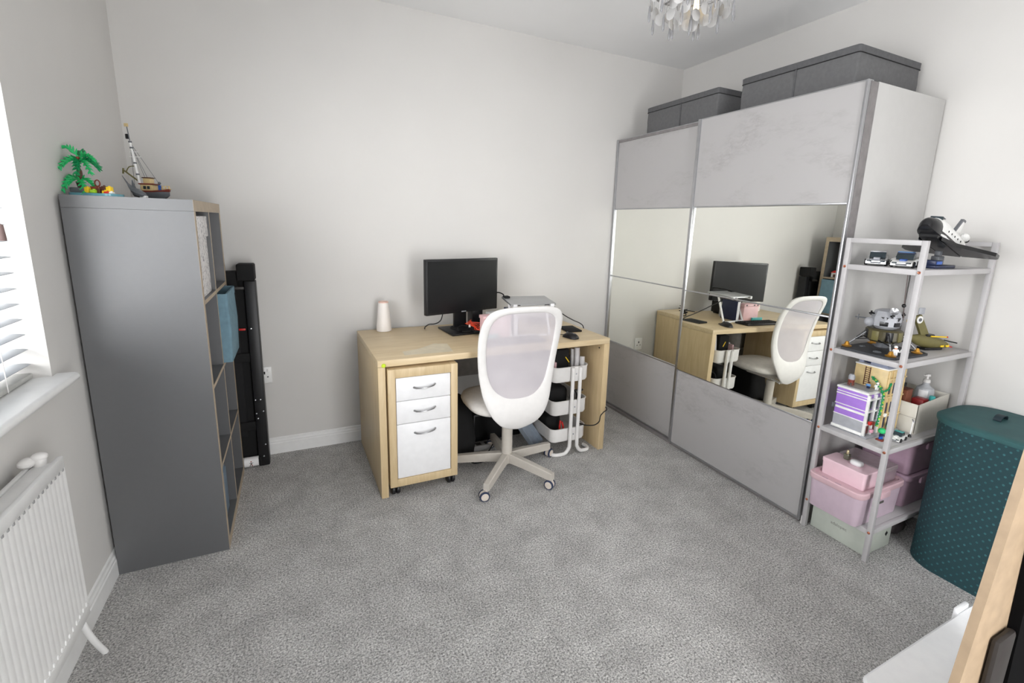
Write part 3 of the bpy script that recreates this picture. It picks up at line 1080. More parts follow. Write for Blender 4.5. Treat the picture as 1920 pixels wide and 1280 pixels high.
for yy, s_ in ((TYF - 0.019, -1), (TYB + 0.019, 1)):
    for sx in (-1, 1):
        x = XM + sx * 0.026
        reach = 0.10 if sx < 0 else 0.085
        pts = [(x, yy, 0.574), (x, yy, 0.30), (x, yy, 0.085), (x + sx * 0.006, yy, 0.045), (x + sx * 0.028, yy, 0.018), (x + sx * 0.06, yy, 0.0125), (x + sx * reach, yy - s_ * 0.006, 0.0125), (x + sx * (reach + 0.014), yy - s_ * 0.03, 0.0125), (x + sx * (reach + 0.01), yy - s_ * 0.07, 0.0125)]
        MB().tube(smooth_path(pts, 5), 0.0118, 12).build('leg_tube', M_PLW, tr)
# trolley contents
solo(MB().box(2.126, 2.232, -0.62, -0.42, 0.4905, 0.665, 0.012), 'black_pouch', M_MATTE, 'black pouch standing in the top tier of the trolley', 'pouch', (2.18, -0.5, 0.49))
pr = thing('document_roll', 'rolled grey white papers in the top tier of the trolley', 'papers', (2.27, -0.62, 0.49), 0, 'papers in the trolley')
for (x, y, z1, c_) in ((2.280, -0.630, 0.665, (214, 212, 214)), (2.302, -0.60, 0.635, (190, 190, 200)), (2.272, -0.595, 0.65, (228, 226, 226)), (2.305, -0.655, 0.612, (206, 204, 204))):
    MB().cyl((x, y, 0.4905), (x + 0.008, y + 0.02, z1), 0.014, 0.017, 14).build('sheet_roll', mat('paper_%d' % c_[0], c_, 0.7), pr)
solo(MB().box(2.108, 2.122, -0.65, -0.58, 0.4905, 0.595, 0.002), 'pink_notebook', mat('dusty_pink', (196, 160, 164), 0.6), 'dusty pink notebook upright in the top tier of the trolley', 'notebook', (2.09, -0.62, 0.49))
solo(MB().box(2.088, 2.103, -0.60, -0.50, 0.4905, 0.60, 0.002), 'grey_notebook', T_LGREY, 'grey notebook at the left end of the top trolley tier', 'notebook', (2.07, -0.55, 0.49))
solo(MB().tube([(2.19, -0.637, 0.62), (2.215, -0.64, 0.585)], 0.003, 8), 'pencil', T_YEL, 'yellow pencil against the black pouch in the trolley', 'pencil', (2.2, -0.638, 0.6))
solo(MB().box(2.096, 2.235, -0.62, -0.42, 0.2765, 0.415, 0.03, seg=3), 'black_bag', M_MATTE, 'soft black bag in the middle tier of the trolley', 'bag', (2.16, -0.53, 0.276))
hp = MB()
hp.tube([(2.283 + 0.034 * math.cos(a * PI / 14), -0.64 + 0.012 * math.sin(a * PI / 14), 0.345 + 0.045 * math.sin(a * PI / 14)) for a in range(28)], 0.0045, 8, closed=True)
hp.tube([(2.285 + 0.026 * math.cos(a * PI / 14), -0.60, 0.335 + 0.038 * math.sin(a * PI / 14)) for a in range(28)], 0.004, 8, closed=True)
hp.tube([(2.31, -0.63, 0.375), (2.335, -0.63, 0.388)], 0.006, 8)
hp.ball((2.27, -0.62, 0.298), 0.02, 0, 10)
solo(hp, 'coiled_cable', M_BLACK, 'black coiled cable in the middle tier of the trolley', 'cable', (2.285, -0.62, 0.277))
solo(MB().box(2.094, 2.20, -0.60, -0.42, 0.0985, 0.225, 0.02, seg=3), 'black_case', M_MATTE, 'black case in the bottom tier of the trolley', 'case', (2.14, -0.5, 0.098))
rt_ = thing('red_handled_pliers', 'red handled pliers sticking out of the bottom trolley tier', 'tool', (2.18, -0.65, 0.1))
MB().tube(smooth_path([(2.168, -0.655, 0.10), (2.16, -0.655, 0.16), (2.166, -0.65, 0.21)], 5), 0.006, 8).build('handle', M_RED, rt_)
MB().tube(smooth_path([(2.178, -0.655, 0.10), (2.186, -0.655, 0.16), (2.176, -0.65, 0.20)], 5), 0.006, 8).build('handle', M_RED, rt_)
MB().box(2.165, 2.18, -0.663, -0.65, 0.0985, 0.108, 0.002).build('jaws', T_DGREY, rt_)

# things on the floor under the desk
bg_ = MB()
bg_.loft([rrect(1.475, 1.64, -0.55, -0.25, 0.06, 0.001), rrect(1.465, 1.65, -0.56, -0.24, 0.06, 0.12), rrect(1.49, 1.63, -0.53, -0.27, 0.05, 0.30), rrect(1.53, 1.60, -0.45, -0.33, 0.03, 0.36)])
solo(bg_, 'black_rucksack', M_MATTE, 'black soft rucksack on the floor beside the drawer pedestal', 'bag', (1.56, -0.4, 0), smooth=60)
pc = thing('computer_tower', 'black computer tower lying on the carpet behind the chair base', 'computer', (1.88, -0.23, 0))
MB().box(1.70, 2.04, -0.33, -0.17, 0.001, 0.19, 0.005).build('case', M_BLACK, pc)
MB().box(1.71, 2.03, -0.334, -0.3295, 0.012, 0.178, 0.003).build('front_panel', M_MATTE, pc)
gb_ = thing('grey_tray', 'grey blue plastic tray tilted beside the trolley on the floor', 'tray', (2.0, -0.47, 0))
Mg = Matrix.Translation((2.01, -0.50, 0.085)) @ Matrix.Rotation(0.5, 4, 'Z') @ Matrix.Rotation(0.75, 4, 'X')
g_ = MB()
g_.loft([rrect(-0.05, 0.05, -0.09, 0.09, 0.012, 0), rrect(-0.055, 0.055, -0.095, 0.095, 0.012, 0.035), rrect(-0.051, 0.051, -0.091, 0.091, 0.01, 0.035), rrect(-0.046, 0.046, -0.086, 0.086, 0.01, 0.003)], M=Mg)
g_.build('body', mat('grey_blue_plastic', (150, 160, 172), 0.4), gb_)
ps = thing('extension_lead', 'pale grey extension socket strip on the carpet under the desk', 'power strip', (1.80, -0.42, 0), 0.2)
MB().box(1.66, 1.93, -0.455, -0.405, 0.0, 0.035, 0.006).build('body', mat('grey_white_plastic', (150, 148, 146), 0.5), ps)
for i in range(4):
    MB().box(1.68 + i * 0.06, 1.715 + i * 0.06, -0.447, -0.413, 0.0345, 0.037, 0.001).build('outlet', M_TAB, ps)
cb = MB()
cb.tube(smooth_path([(1.66, -0.43, 0.02), (1.60, -0.58, 0.006), (1.67, -0.60, 0.006), (1.74, -0.50, 0.006), (1.79, -0.46, 0.04)], 8), 0.004, 8)
solo(cb, 'power_cable', M_BLACK, 'black power cable trailing on the carpet below the chair seat', 'cable', (1.68, -0.55, 0))

# ------------------------------------------------------------------ things on the desk
sp = thing('table_lamp_speaker', 'white tapered cylinder with rose gold rim on the left of the desk', 'speaker', (1.19, -0.098, DT))
MB().lathe([(0.0, 0.0005), (0.042, 0.0005), (0.045, 0.004), (0.044, 0.03), (0.031, 0.172), (0.030, 0.178)], (1.19, -0.098, DT), 36).build('body', mat('warm_white_shell', (244, 238, 233), 0.5, var=0.005), sp)
MB().lathe([(0.030, 0.178), (0.031, 0.179), (0.031, 0.182), (0.028, 0.185), (0.025, 0.182)], (1.19, -0.098, DT), 36).build('rim', M_ROSE, sp)
MB().lathe([(0.026, 0.176), (0.025, 0.182), (0.0, 0.181)], (1.19, -0.098, DT), 30).build('top_disc', mat('brown_top', (120, 96, 84), 0.35), sp)

mo = thing('monitor', 'black computer monitor on a square stand on the desk', 'monitor', (1.655, -0.235, DT), 0.10)
mx_, my_ = 1.655, -0.235
Mp = Matrix.Translation((1.653, -0.262, -0.008)) @ Matrix.Rotation(0.255, 4, 'Z')
m = MB()
m.box(-0.262, 0.262, 0.0, 0.032, 0.872, 1.207, 0.004, M=Mp)
m.box(-0.14, 0.14, 0.032, 0.055, 0.93, 1.13, 0.01, M=Mp)
m.build('casing', M_BLACK, mo)
MB().box(-0.250, 0.250, -0.0012, 0.0, 0.886, 1.195, M=Mp).build('screen', M_SCREEN, mo)
MB().box(-0.017, 0.017, -0.0018, -0.0002, 0.8755, 0.8815, M=Mp).build('maker_badge', T_LGREY, mo)['label'] = 'small silver badge'
bt = MB()
for i in range(5):
    bt.box(0.17 + i * 0.016, 0.179 + i * 0.016, -0.001, 0.002, 0.8725, 0.8745, M=Mp)
bt.build('buttons', T_LGREY, mo)
Mb = Matrix.Translation((1.655, -0.245, DT)) @ Matrix.Rotation(0.10, 4, 'Z')
MB().box(-0.125, 0.125, -0.125, 0.115, 0.0005, 0.013, 0.003, M=Mb).build('stand_base', M_BLACK, mo)
m = MB()
m.box(-0.042, 0.042, 0.04, 0.07, 0.013, 0.33, 0.006, M=Mb)
m.build('stand_neck', M_BLACK, mo)
m = MB()
m.lathe([(0, 0.0135), (0.075, 0.0135), (0.072, 0.018), (0.0, 0.02)], (0, 0.02, 0), 28, M=Mb)
m.build('swivel_disc', M_MATTE, mo)

# headset and cables in front of the monitor neck
hs = MB()
hs.tube(smooth_path([(1.60, -0.34, DT + 0.022), (1.605, -0.30, DT + 0.03), (1.64, -0.27, DT + 0.036), (1.69, -0.29, DT + 0.03), (1.70, -0.335, DT + 0.022), (1.66, -0.365, DT + 0.02), (1.61, -0.36, DT + 0.02)], 5), 0.0065, 8)
solo(hs, 'black_cable_loop', M_MATTE, 'thick black cable looped on the monitor stand base', 'cable', (1.65, -0.32, DT + 0.013))
oc = thing('orange_cable_bundle', 'orange red cables tangled beside the monitor neck', 'cable', (1.72, -0.33, DT + 0.012))
m = MB()
for i in range(6):
    a0 = (i - 2.5) * 0.0075
    m.tube(smooth_path([(1.655 + a0, -0.34, DT + 0.078 + a0 * 0.6), (1.68, -0.36 + a0, DT + 0.062 + a0 * 0.6), (1.705 + a0, -0.375, DT + 0.052 + a0), (1.725, -0.39 + a0 * 0.4, DT + 0.040 + a0 * 0.5), (1.755 + a0, -0.40, DT + 0.056 + a0), (1.785, -0.41, DT + 0.066)], 5), 0.0017, 6)
m.tube(smooth_path([(1.69, -0.36, DT + 0.05), (1.70, -0.385, DT + 0.035), (1.715, -0.395, DT + 0.028)], 5), 0.004, 6)
m.build('wires', M_ORANGE, oc)
m = MB()
m.box(1.655, 1.665, -0.362, -0.352, DT + 0.045, DT + 0.062, 0.001)
m.box(1.713, 1.722, -0.402, -0.394, DT + 0.018, DT + 0.038, 0.001)
m.build('white_plug', T_WHITE, oc)
dev = MB()
dev.box(1.675, 1.79, -0.40, -0.31, DT + 0.0137, DT + 0.03, 0.004)
solo(dev, 'black_hub', M_MATTE, 'flat black hub box under the orange cables', 'electronics', (1.73, -0.35, DT + 0.013))
bx = thing('black_device', 'black upright device behind the monitor neck', 'electronics', (1.79, -0.24, DT))
MB().box(1.725, 1.80, -0.215, -0.12, DT + 0.0135, DT + 0.135, 0.006).build('case', M_BLACK, bx)
MB().box(1.729, 1.796, -0.217, -0.2148, DT + 0.02, DT + 0.125, 0.002).build('front', M_SCREEN, bx)
# laptop on a stand
LX, LY, LR = 2.005, -0.465, -0.13
lt = thing('laptop', 'closed silver laptop resting on a raised stand', 'laptop', (LX, LY, 0.945), LR)
Ml = Matrix.Translation((LX, LY, 0.948)) @ Matrix.Rotation(LR, 4, 'Z') @ Matrix.Rotation(0.075, 4, 'X')
MB().box(-0.145, 0.145, -0.105, 0.105, 0.0, 0.008, 0.003, M=Ml).build('base', M_SILVER, lt)
MB().box(-0.145, 0.145, -0.105, 0.105, 0.0085, 0.0125, 0.0018, M=Ml).build('lid', M_SILVER, lt)
MB().box(0.07, 0.10, -0.1065, -0.104, 0.0018, 0.0062, M=Ml).build('port', M_TAB, lt)
MB().box(-0.1, -0.085, -0.1065, -0.104, 0.0018, 0.0062, M=Ml).build('port', M_TAB, lt)
ls = thing('laptop_stand', 'white angled laptop stand under the silver laptop', 'stand', (LX, LY, DT), LR)
m = MB()
for sx in (-1, 1):
    m.tube([(sx * 0.128, -0.06, 0.0053), (sx * 0.118, 0.02, 0.2)], 0.008, 8, M=Matrix.Translation((LX, LY, DT)) @ Matrix.Rotation(LR, 4, 'Z'))
m.box(-0.13, 0.13, -0.07, -0.05, 0.0005, 0.012, 0.003, M=Matrix.Translation((LX, LY, DT)) @ Matrix.Rotation(LR, 4, 'Z'))
m.build('legs', M_WHITE, ls)
for sx in (-1, 1):
    m = MB()
    m.box(sx * 0.118 - 0.012, sx * 0.118 + 0.012, -0.112, 0.09, -0.009, -0.0006, 0.002, M=Ml)
    m.box(sx * 0.118 - 0.012, sx * 0.118 + 0.012, -0.115, -0.108, -0.009, 0.012, 0.002, M=Ml)
    m.build('cradle', M_WHITE, ls)
pk = thing('pink_folder_box', 'pale pink box standing under the front of the laptop', 'box', (1.86, -0.46, DT), 0.0)
MB().box(1.695, 1.870, -0.51, -0.44, DT + 0.0005, 0.866, 0.004).build('body', M_PINK, pk)
MB().box(1.691, 1.874, -0.514, -0.436, 0.860, 0.880, 0.003).build('lid', M_PINK, pk)
m = MB()
for x in (1.71, 1.75, 1.84):
    m.box(x, x + 0.016, -0.5155, -0.513, 0.866, 0.8765, 0.001)
m.build('cord_bits', M_INK, pk)
nb = thing('notebook_stack', 'dark navy notebooks standing beside the pink box', 'notebooks', (1.93, -0.42, DT))
MB().box(1.893, 1.93, -0.49, -0.34, DT + 0.0005, 0.90, 0.002).build('cover', T_DBLUE, nb)
MB().box(1.897, 1.926, -0.4905, -0.345, DT + 0.004, 0.8965).build('pages', M_WHITE, nb)
gc = thing('grey_card_box', 'small grey white box behind the pink box', 'box', (1.85, -0.3, DT))
MB().box(1.80, 1.87, -0.345, -0.27, DT + 0.0005, 0.858, 0.003).build('body', T_LGREY, gc)
MB().box(1.798, 1.872, -0.347, -0.268, 0.835, 0.862, 0.003).build('lid', T_WHITE, gc)
# keyboard, pale card, mouse, black pad
Mk = Matrix.Translation((1.83, -0.625, DT)) @ Matrix.Rotation(0.03, 4, 'Z')
kb = thing('keyboard', 'black keyboard on the desk behind the chair back', 'keyboard', (1.83, -0.625, DT), 0.03)
MB().box(-0.19, 0.19, -0.062, 0.062, 0.0005, 0.016, 0.004, M=Mk).build('body', M_BLACK, kb)
m = MB()
for r_ in range(5):
    for c_ in range(15):
        m.box(-0.181 + c_ * 0.0243, -0.160 + c_ * 0.0243, -0.054 + r_ * 0.0215, -0.036 + r_ * 0.0215, 0.0155, 0.0205, 0.0015, M=Mk, seg=1)
m.build('keys', M_MATTE, kb)
solo(MB().box(1.66, 1.78, -0.53, -0.518, DT + 0.0005, DT + 0.03, 0.002), 'teal_card', T_TEAL, 'teal card on edge behind the keyboard, seen in the mirror', 'card', (1.72, -0.524, DT))
ms = thing('computer_mouse', 'black mouse near the front right corner of the desk', 'mouse', (2.215, -0.655, DT), 0.25)
Mm = Matrix.Translation((2.215, -0.645, DT)) @ Matrix.Rotation(0.25, 4, 'Z')
rings = []
for y_, hw, h_ in ((-0.055, 0.010, 0.010), (-0.05, 0.022, 0.022), (-0.03, 0.0295, 0.032), (0.0, 0.029, 0.035), (0.03, 0.028, 0.028), (0.048, 0.024, 0.018), (0.055, 0.015, 0.010)):
    rings.append([(hw * math.cos(a * PI / 8), y_, 0.0008 + max(0.0, h_ * math.sin(a * PI / 8) ** 0.8 if a not in (0, 8) else 0)) for a in range(9)])
m = MB()
m.loft(rings, M=Mm)
m.build('shell', M_BLACK, ms, smooth=60)
MB().lathe([(0, -0.003), (0.008, -0.003), (0.008, 0.003), (0, 0.003)], (0, 0.03, 0.026), 14, ax='x', M=Mm).build('scroll_wheel', T_DGREY, ms)
MB().box(-0.006, 0.006, -0.0275, -0.0205, 0.0335, 0.0352, 0.001, M=Mm @ Matrix.Rotation(0.1, 4, 'X')).build('badge', T_LGREY, ms)
MB().tube(smooth_path([(2.228, -0.595, DT + 0.008), (2.20, -0.56, DT + 0.004), (2.12, -0.54, DT + 0.004), (2.06, -0.50, DT + 0.004)], 6), 0.002, 6).build('cable', M_BLACK, ms)
pd = thing('black_notepad', 'flat black notepad lying behind the mouse', 'notepad', (2.33, -0.44, DT), -0.12)
Md = Matrix.Translation((2.33, -0.445, DT)) @ Matrix.Rotation(-0.12, 4, 'Z')
MB().box(-0.052, 0.052, -0.075, 0.075, 0.0005, 0.012, 0.003, M=Md).build('cover', M_MATTE, pd)
MB().box(-0.050, 0.0525, -0.073, 0.073, 0.0035, 0.009, M=Md).build('page_edge', T_DGREY, pd)
ca = MB()
ca.tube(smooth_path([(2.135, -0.50, 0.945), (2.171, -0.52, 0.91), (2.229, -0.49, 0.871), (2.282, -0.47, 0.84), (2.349, -0.45, 0.807), (2.417, -0.43, 0.777), (2.448, -0.425, 0.745), (2.455, -0.42, 0.66), (2.455, -0.40, 0.48), (2.45, -0.45, 0.36), (2.449, -0.60, 0.30), (2.448, -0.742, 0.285), (2.41, -0.765, 0.27), (2.39, -0.765, 0.25), (2.385, -0.76, 0.21), (2.36, -0.745, 0.185), (2.32, -0.715, 0.178), (2.30, -0.66, 0.17)], 7), 0.0035, 8)
solo(ca, 'laptop_cable', M_BLACK, 'thin black cable from laptop over the right desk edge to trolley', 'cable', (2.36, -0.4, DT))
solo(MB().tube(smooth_path([(1.437, -0.13, DT + 0.002), (1.432, -0.16, DT + 0.02), (1.45, -0.19, DT + 0.042), (1.48, -0.20, DT + 0.045), (1.51, -0.20, DT + 0.055), (1.525, -0.21, DT + 0.08), (1.535, -0.215, DT + 0.135)], 6), 0.0035, 8), 'monitor_cable', M_BLACK,
     'black cable hanging below the left of the monitor', 'cable', (1.48, -0.19, DT))
m = MB()
m.tube(smooth_path([(1.86, -0.15, DT + 0.2), (1.90, -0.2, DT + 0.23), (1.90, -0.30, DT + 0.235), (1.885, -0.36, DT + 0.228)], 6), 0.004, 8)
m.box(1.875, 1.91, -0.40, -0.36, DT + 0.222, DT + 0.234, 0.003)
solo(m, 'video_cable', M_MATTE, 'black video cable plug between the monitor and the laptop', 'cable', (1.9, -0.28, DT + 0.2))

tg_ = MB()
random.seed(3)
for k in range(5):
    tg_.tube(smooth_path([(2.12 + random.uniform(0, 0.2), random.uniform(-0.30, -0.12), DT + 0.004 + random.uniform(0, 0.05)) for i in range(5)], 6), 0.0035, 7)
solo(tg_, 'cable_tangle', M_BLACK, 'tangle of black cables behind the raised laptop, seen in the mirror', 'cable', (2.22, -0.2, DT))

# ------------------------------------------------------------------ sliding wardrobe
WX, WB, WF0, WF1, WH = 2.90, 3.508, -0.004, -1.785, 2.055
wd = thing('wardrobe', 'large sliding door wardrobe with concrete effect and mirror panels', 'wardrobe', ((WX + WB) / 2, -0.9, 0))
CF = 2.965
MB().box(CF, WB, WF1, WF1 + 0.018, 0.0, WH - 0.002, 0.001).build('side_panel', M_WPANEL, wd)
MB().box(CF, WB, WF0 - 0.018, WF0, 0.0, WH - 0.002, 0.001).build('side_panel', M_WPANEL, wd)
MB().box(CF, WB, WF1 + 0.0185, WF0 - 0.0185, WH - 0.03, WH - 0.002, 0.001).build('top_panel', M_WPANEL, wd)
MB().box(CF, WB, WF1 + 0.0185, WF0 - 0.0185, 0.05, 0.07, 0.001).build('bottom_panel', M_WPANEL, wd)
MB().box(WB - 0.008, WB, WF1 + 0.0185, WF0 - 0.0185, 0.07, WH - 0.03).build('back_panel', M_WPANEL, wd)
MB().box(CF + 0.01, CF + 0.025, WF1 + 0.0185, WF0 - 0.0185, 0.0, 0.05).build('plinth', M_WPANEL, wd)
m = MB()
m.box(WX + 0.012, CF - 0.001, WF1 - 0.001, WF1 + 0.012, 0.012, WH - 0.006)
m.build('door_gap_shade', M_DGAP, wd)  # solid grey strip stands in for the shaded gap beside the door
MB().box(WX + 0.012, CF - 0.001, WF1 + 0.012, WF0 - 0.006, 0.0, 0.016).build('door_track', M_DGAP, wd)
MB().box(WX + 0.030, CF - 0.001, WF1 + 0.012, WF0 - 0.006, WH - 0.022, WH - 0.006).build('door_track', M_DGAP, wd)
solo(MB().box(2.902, 2.93, WF1 - 0.012, WF1 - 0.002, 0.0, 0.045, 0.003), 'door_stopper', M_PLW, 'small white stopper at the bottom front corner of the wardrobe', 'stopper', (2.915, WF1 - 0.007, 0))


def door(y0, y1, x, tilt, label):
    """y0 far side, y1 near side, x the front plane"""
    z0, z1 = 0.018, WH
    fr_ = MB()
    fr_.box(x - 0.006, x + 0.030, y0 - 0.020, y0, z0, z1, 0.002)
    fr_.box(x - 0.006, x + 0.030, y1, y1 + 0.012, z0, z1, 0.002)
    for z in (1.553, 1.046, 0.530):
        fr_.box(x - 0.001, x + 0.012, y1 + 0.010, y0 - 0.018, z - 0.0035, z + 0.0035, 0.001)
    fr_.box(x, x + 0.02, y1 + 0.010, y0 - 0.018, z0, z0 + 0.010)
    fr_.box(x, x + 0.02, y1 + 0.010, y0 - 0.018, z1 - 0.004, z1)
    d = fr_.build('sliding_door', M_ALU, wd)
    d['label'] = label
    ya, yb = y1 + 0.012, y0 - 0.020
    for za, zb in ((1.5565, z1 - 0.004), (z0 + 0.010, 0.5265)):
        MB().box(x + 0.003, x + 0.013, ya, yb, za, zb).build('concrete_panel', M_CONC, d)
    for za, zb in ((1.0495, 1.5495), (0.5335, 1.0425)):
        def XX(y, z):
            return x + 0.006 + tilt[0] * (y - (y0 + y1) / 2) + tilt[1] * (z - 1.04)
        vs = [(XX(ya, za), ya, za), (XX(yb, za), yb, za), (XX(yb, zb), yb, zb), (XX(ya, zb), ya, zb)]
        vs += [(a_ + 0.004, b_, c_) for a_, b_, c_ in vs]
        MB().add(vs, [[0, 1, 2, 3], [7, 6, 5, 4], [0, 4, 5, 1], [1, 5, 6, 2], [2, 6, 7, 3], [3, 7, 4, 0]]).build('mirror_pane', M_MIRROR, d)


door(-0.006, -0.852, WX + 0.034, (0, 0), 'far sliding door, narrower in view')
door(-0.846, -1.784, WX, (-0.0094, 0.016), 'near sliding door beside the metal shelf')

# fabric boxes on the wardrobe
for nm, y0, y1, zt, lab in (('near', -1.672, -1.056, 2.238, 'charcoal fabric zip box on top of the wardrobe, nearer and larger'),
                            ('far', -0.893, -0.266, 2.236, 'charcoal fabric zip box on top of the wardrobe, nearer the corner')):
    x0, x1 = 2.985, 3.475
    z0 = WH - 0.0015
    bxo = thing('fabric_storage_box', lab, 'box', ((x0 + x1) / 2, (y0 + y1) / 2, z0), 0, 'charcoal zip boxes on the wardrobe')
    m = MB()
    n = 12
    ring_sets = []
    for (z, inset) in ((z0 + 0.0005, 0.004), (z0 + 0.03, 0.0), (z0 + 0.09, -0.002), (zt - 0.035, 0.001), (zt - 0.02, 0.0)):
        rr = rrect(x0 + inset, x1 - inset, y0 + inset, y1 - inset, 0.012, z, 3)
        ring_sets.append([(x + random.uniform(-0.002, 0.002), y + random.uniform(-0.002, 0.002), zz_) for x, y, zz_ in rr])
    m.loft(ring_sets)
    m.build('body', M_SKUBB, bxo)
    m = MB()
    rings = [rrect(x0 - 0.003, x1 + 0.003, y0 - 0.003, y1 + 0.003, 0.014, zt - 0.034, 3), rrect(x0 - 0.004, x1 + 0.004, y0 - 0.004, y1 + 0.004, 0.014, zt - 0.004, 3),
             rrect(x0 + 0.004, x1 - 0.004, y0 + 0.004, y1 - 0.004, 0.012, zt + 0.001, 3), rrect(x0 + 0.06, x1 - 0.06, y0 + 0.06, y1 - 0.06, 0.012, zt - 0.003, 3)]
    m.loft(rings)
    m.build('lid', M_SKUBBL, bxo)
    MB().box(x0 - 0.0045, x0 - 0.0005, y1 - (y1 - y0) * 0.52 - 0.004, y1 - (y1 - y0) * 0.52 + 0.004, z0 + 0.002, zt - 0.012, 0.001).build('seam_tape', M_SKUBBL, bxo)
    MB().tube(rrect(x0 - 0.0035, x1 + 0.0035, y0 - 0.0035, y1 + 0.0035, 0.014, zt - 0.033, 3), 0.0016, 6, closed=True).build('zip', M_MATTE, bxo)

# ------------------------------------------------------------------ metal shelf by the wardrobe
SX0, SX1, SYB, SYF = 2.902, 3.500, -1.802, -2.086
st = thing('metal_shelf', 'pale grey metal shelf tower standing beside the wardrobe', 'shelf', ((SX0 + SX1) / 2, (SYB + SYF) / 2, 0))
PW = 0.020
for x in (SX0, SX1 - PW):
    m = MB()
    for y in (SYB, SYF):
        m.box(x, x + PW, y - PW / 2, y + PW / 2, 0.0, 1.406, 0.0015)
    m.box(x, x + PW, SYF + PW / 2, SYB - PW / 2, 1.386, 1.406, 0.0015)
    m.build('end_frame', M_FRAME, st)
SHZ = [0.152, 0.532, 0.911, 1.292]
for z in SHZ:
    m = MB()
    m.box(SX0 + 0.002, SX1 - 0.002, SYF + 0.0102, SYB - 0.0102, z - 0.022, z, 0.0012)
    m.box(SX0 + PW + 0.001, SX1 - PW - 0.001, SYF - 0.006, SYF + 0.0102, z - 0.022, z, 0.0012)
    m.build('shelf_board', M_FRAME, st)
    for y in (SYB, SYF):
        MB().lathe([(0.002, -0.0035), (0.0035, -0.0038), (0.0055, -0.0025), (0.006, 0), (0, 0)], (SX0, y, z - 0.010), 14, ax='x').build('screw', M_COPPER, st)

# ------------------------------------------------------------------ laundry hamper
HX0, HX1, HY0, HY1, HZ = 3.112, 3.508, -2.64, -2.118, 0.665
hm = thing('laundry_hamper', 'tall dark green laundry hamper with pale dots by the shelf', 'hamper', ((HX0 + HX1) / 2, (HY0 + HY1) / 2, 0))
NR = 16
m = MB()
seg = 10
def hamper_ring(z):
    t = z / HZ
    sag = 0.0
    rr = rrect(HX0 - 0.004 + 0.010 * math.sin(PI * t), HX1, HY0, HY1 - 0.002, 0.135, z, seg)
    out = []
    for i, (x, y, zz_) in enumerate(rr):
        a = math.sin(y * 26 + 3 * z) * 0.0035 * math.sin(PI * t) + math.sin((x + y) * 40 - 7 * z) * 0.0025 * math.sin(PI * t)
        out.append((x + (a if x < 3.3 else 0), y + (a * 0.5 if y > -2.3 else 0), zz_))
    return out
rings = [hamper_ring(HZ * i / NR) for i in range(NR + 1)]
m.loft(rings, cap0=True, cap1=False)
bo = m.build('cloth_body', M_DOT, hm, smooth=60)
uvl = bo.data.uv_layers.new(name='UVMap')
n = len(rings[0])
plen = [0.0]
for i in range(1, n + 1):
    plen.append(plen[-1] + (Vector(rings[0][i % n]) - Vector(rings[0][i - 1])).length)
for poly in bo.data.polygons:
    idx = [bo.data.loops[li].vertex_index for li in poly.loop_indices]
    js = [v_ % n for v_ in idx]
    wrap = (0 in js) and (n - 1 in js)
    for li, v_ in zip(poly.loop_indices, idx):
        j, r_ = v_ % n, v_ // n
        u_ = plen[n] if (wrap and j == 0) else plen[j]
        uvl.data[li].uv = (u_, HZ * r_ / NR)
m = MB()
def lid_ring(ins, z):
    return rrect(HX0 - 0.010 + ins, HX1 + 0.004 - ins, HY0 - 0.006 + ins, HY1 + 0.006 - ins, 0.14 - min(ins, 0.1), z, seg)
m.loft([lid_ring(0.002, HZ - 0.012), lid_ring(0.0, HZ - 0.004), lid_ring(0.0, HZ + 0.005), lid_ring(0.008, HZ + 0.011), lid_ring(0.05, HZ + 0.009), lid_ring(0.12, HZ + 0.008)])
m.build('lid', M_GREEN, hm, smooth=50)
hx, hy = 3.352, -2.275
lp = []
for i in range(9):
    a = PI * i / 8
    lp.append((hx + 0.034 * math.cos(a), HZ + 0.010 + 0.020 * math.sin(a) ** 0.8))
ring_o = lp
ring_i = [(x * 0.93 + hx * 0.07, z - 0.0035) for x, z in lp]
MB().prism(ring_o + ring_i[::-1], hy - 0.013, hy + 0.013, 'y').build('strap_handle', M_STRAP, hm, smooth=50)

# ------------------------------------------------------------------ foreground right: tub, board, screen
ub = thing('underbed_tub', 'milky white plastic storage tub at the bottom right corner', 'tub', (2.50, -2.575, 0))
m = MB()
m.loft([rrect(2.16, 2.84, -2.66, -2.50, 0.03, 0.001), rrect(2.145, 2.855, -2.672, -2.488, 0.035, 0.125)])
m.build('body', M_CLEARW, ub)
m = MB()
m.loft([rrect(2.135, 2.865, -2.68, -2.478, 0.04, 0.118), rrect(2.132, 2.868, -2.682, -2.476, 0.04, 0.132), rrect(2.14, 2.86, -2.675, -2.483, 0.036, 0.138), rrect(2.17, 2.83, -2.65, -2.508, 0.03, 0.134)])
m.build('lid', M_CLEARW, ub)
MB().box(2.72, 2.80, -2.478, -2.462, 0.09, 0.15, 0.006).build('clip', M_CLEARW, ub)
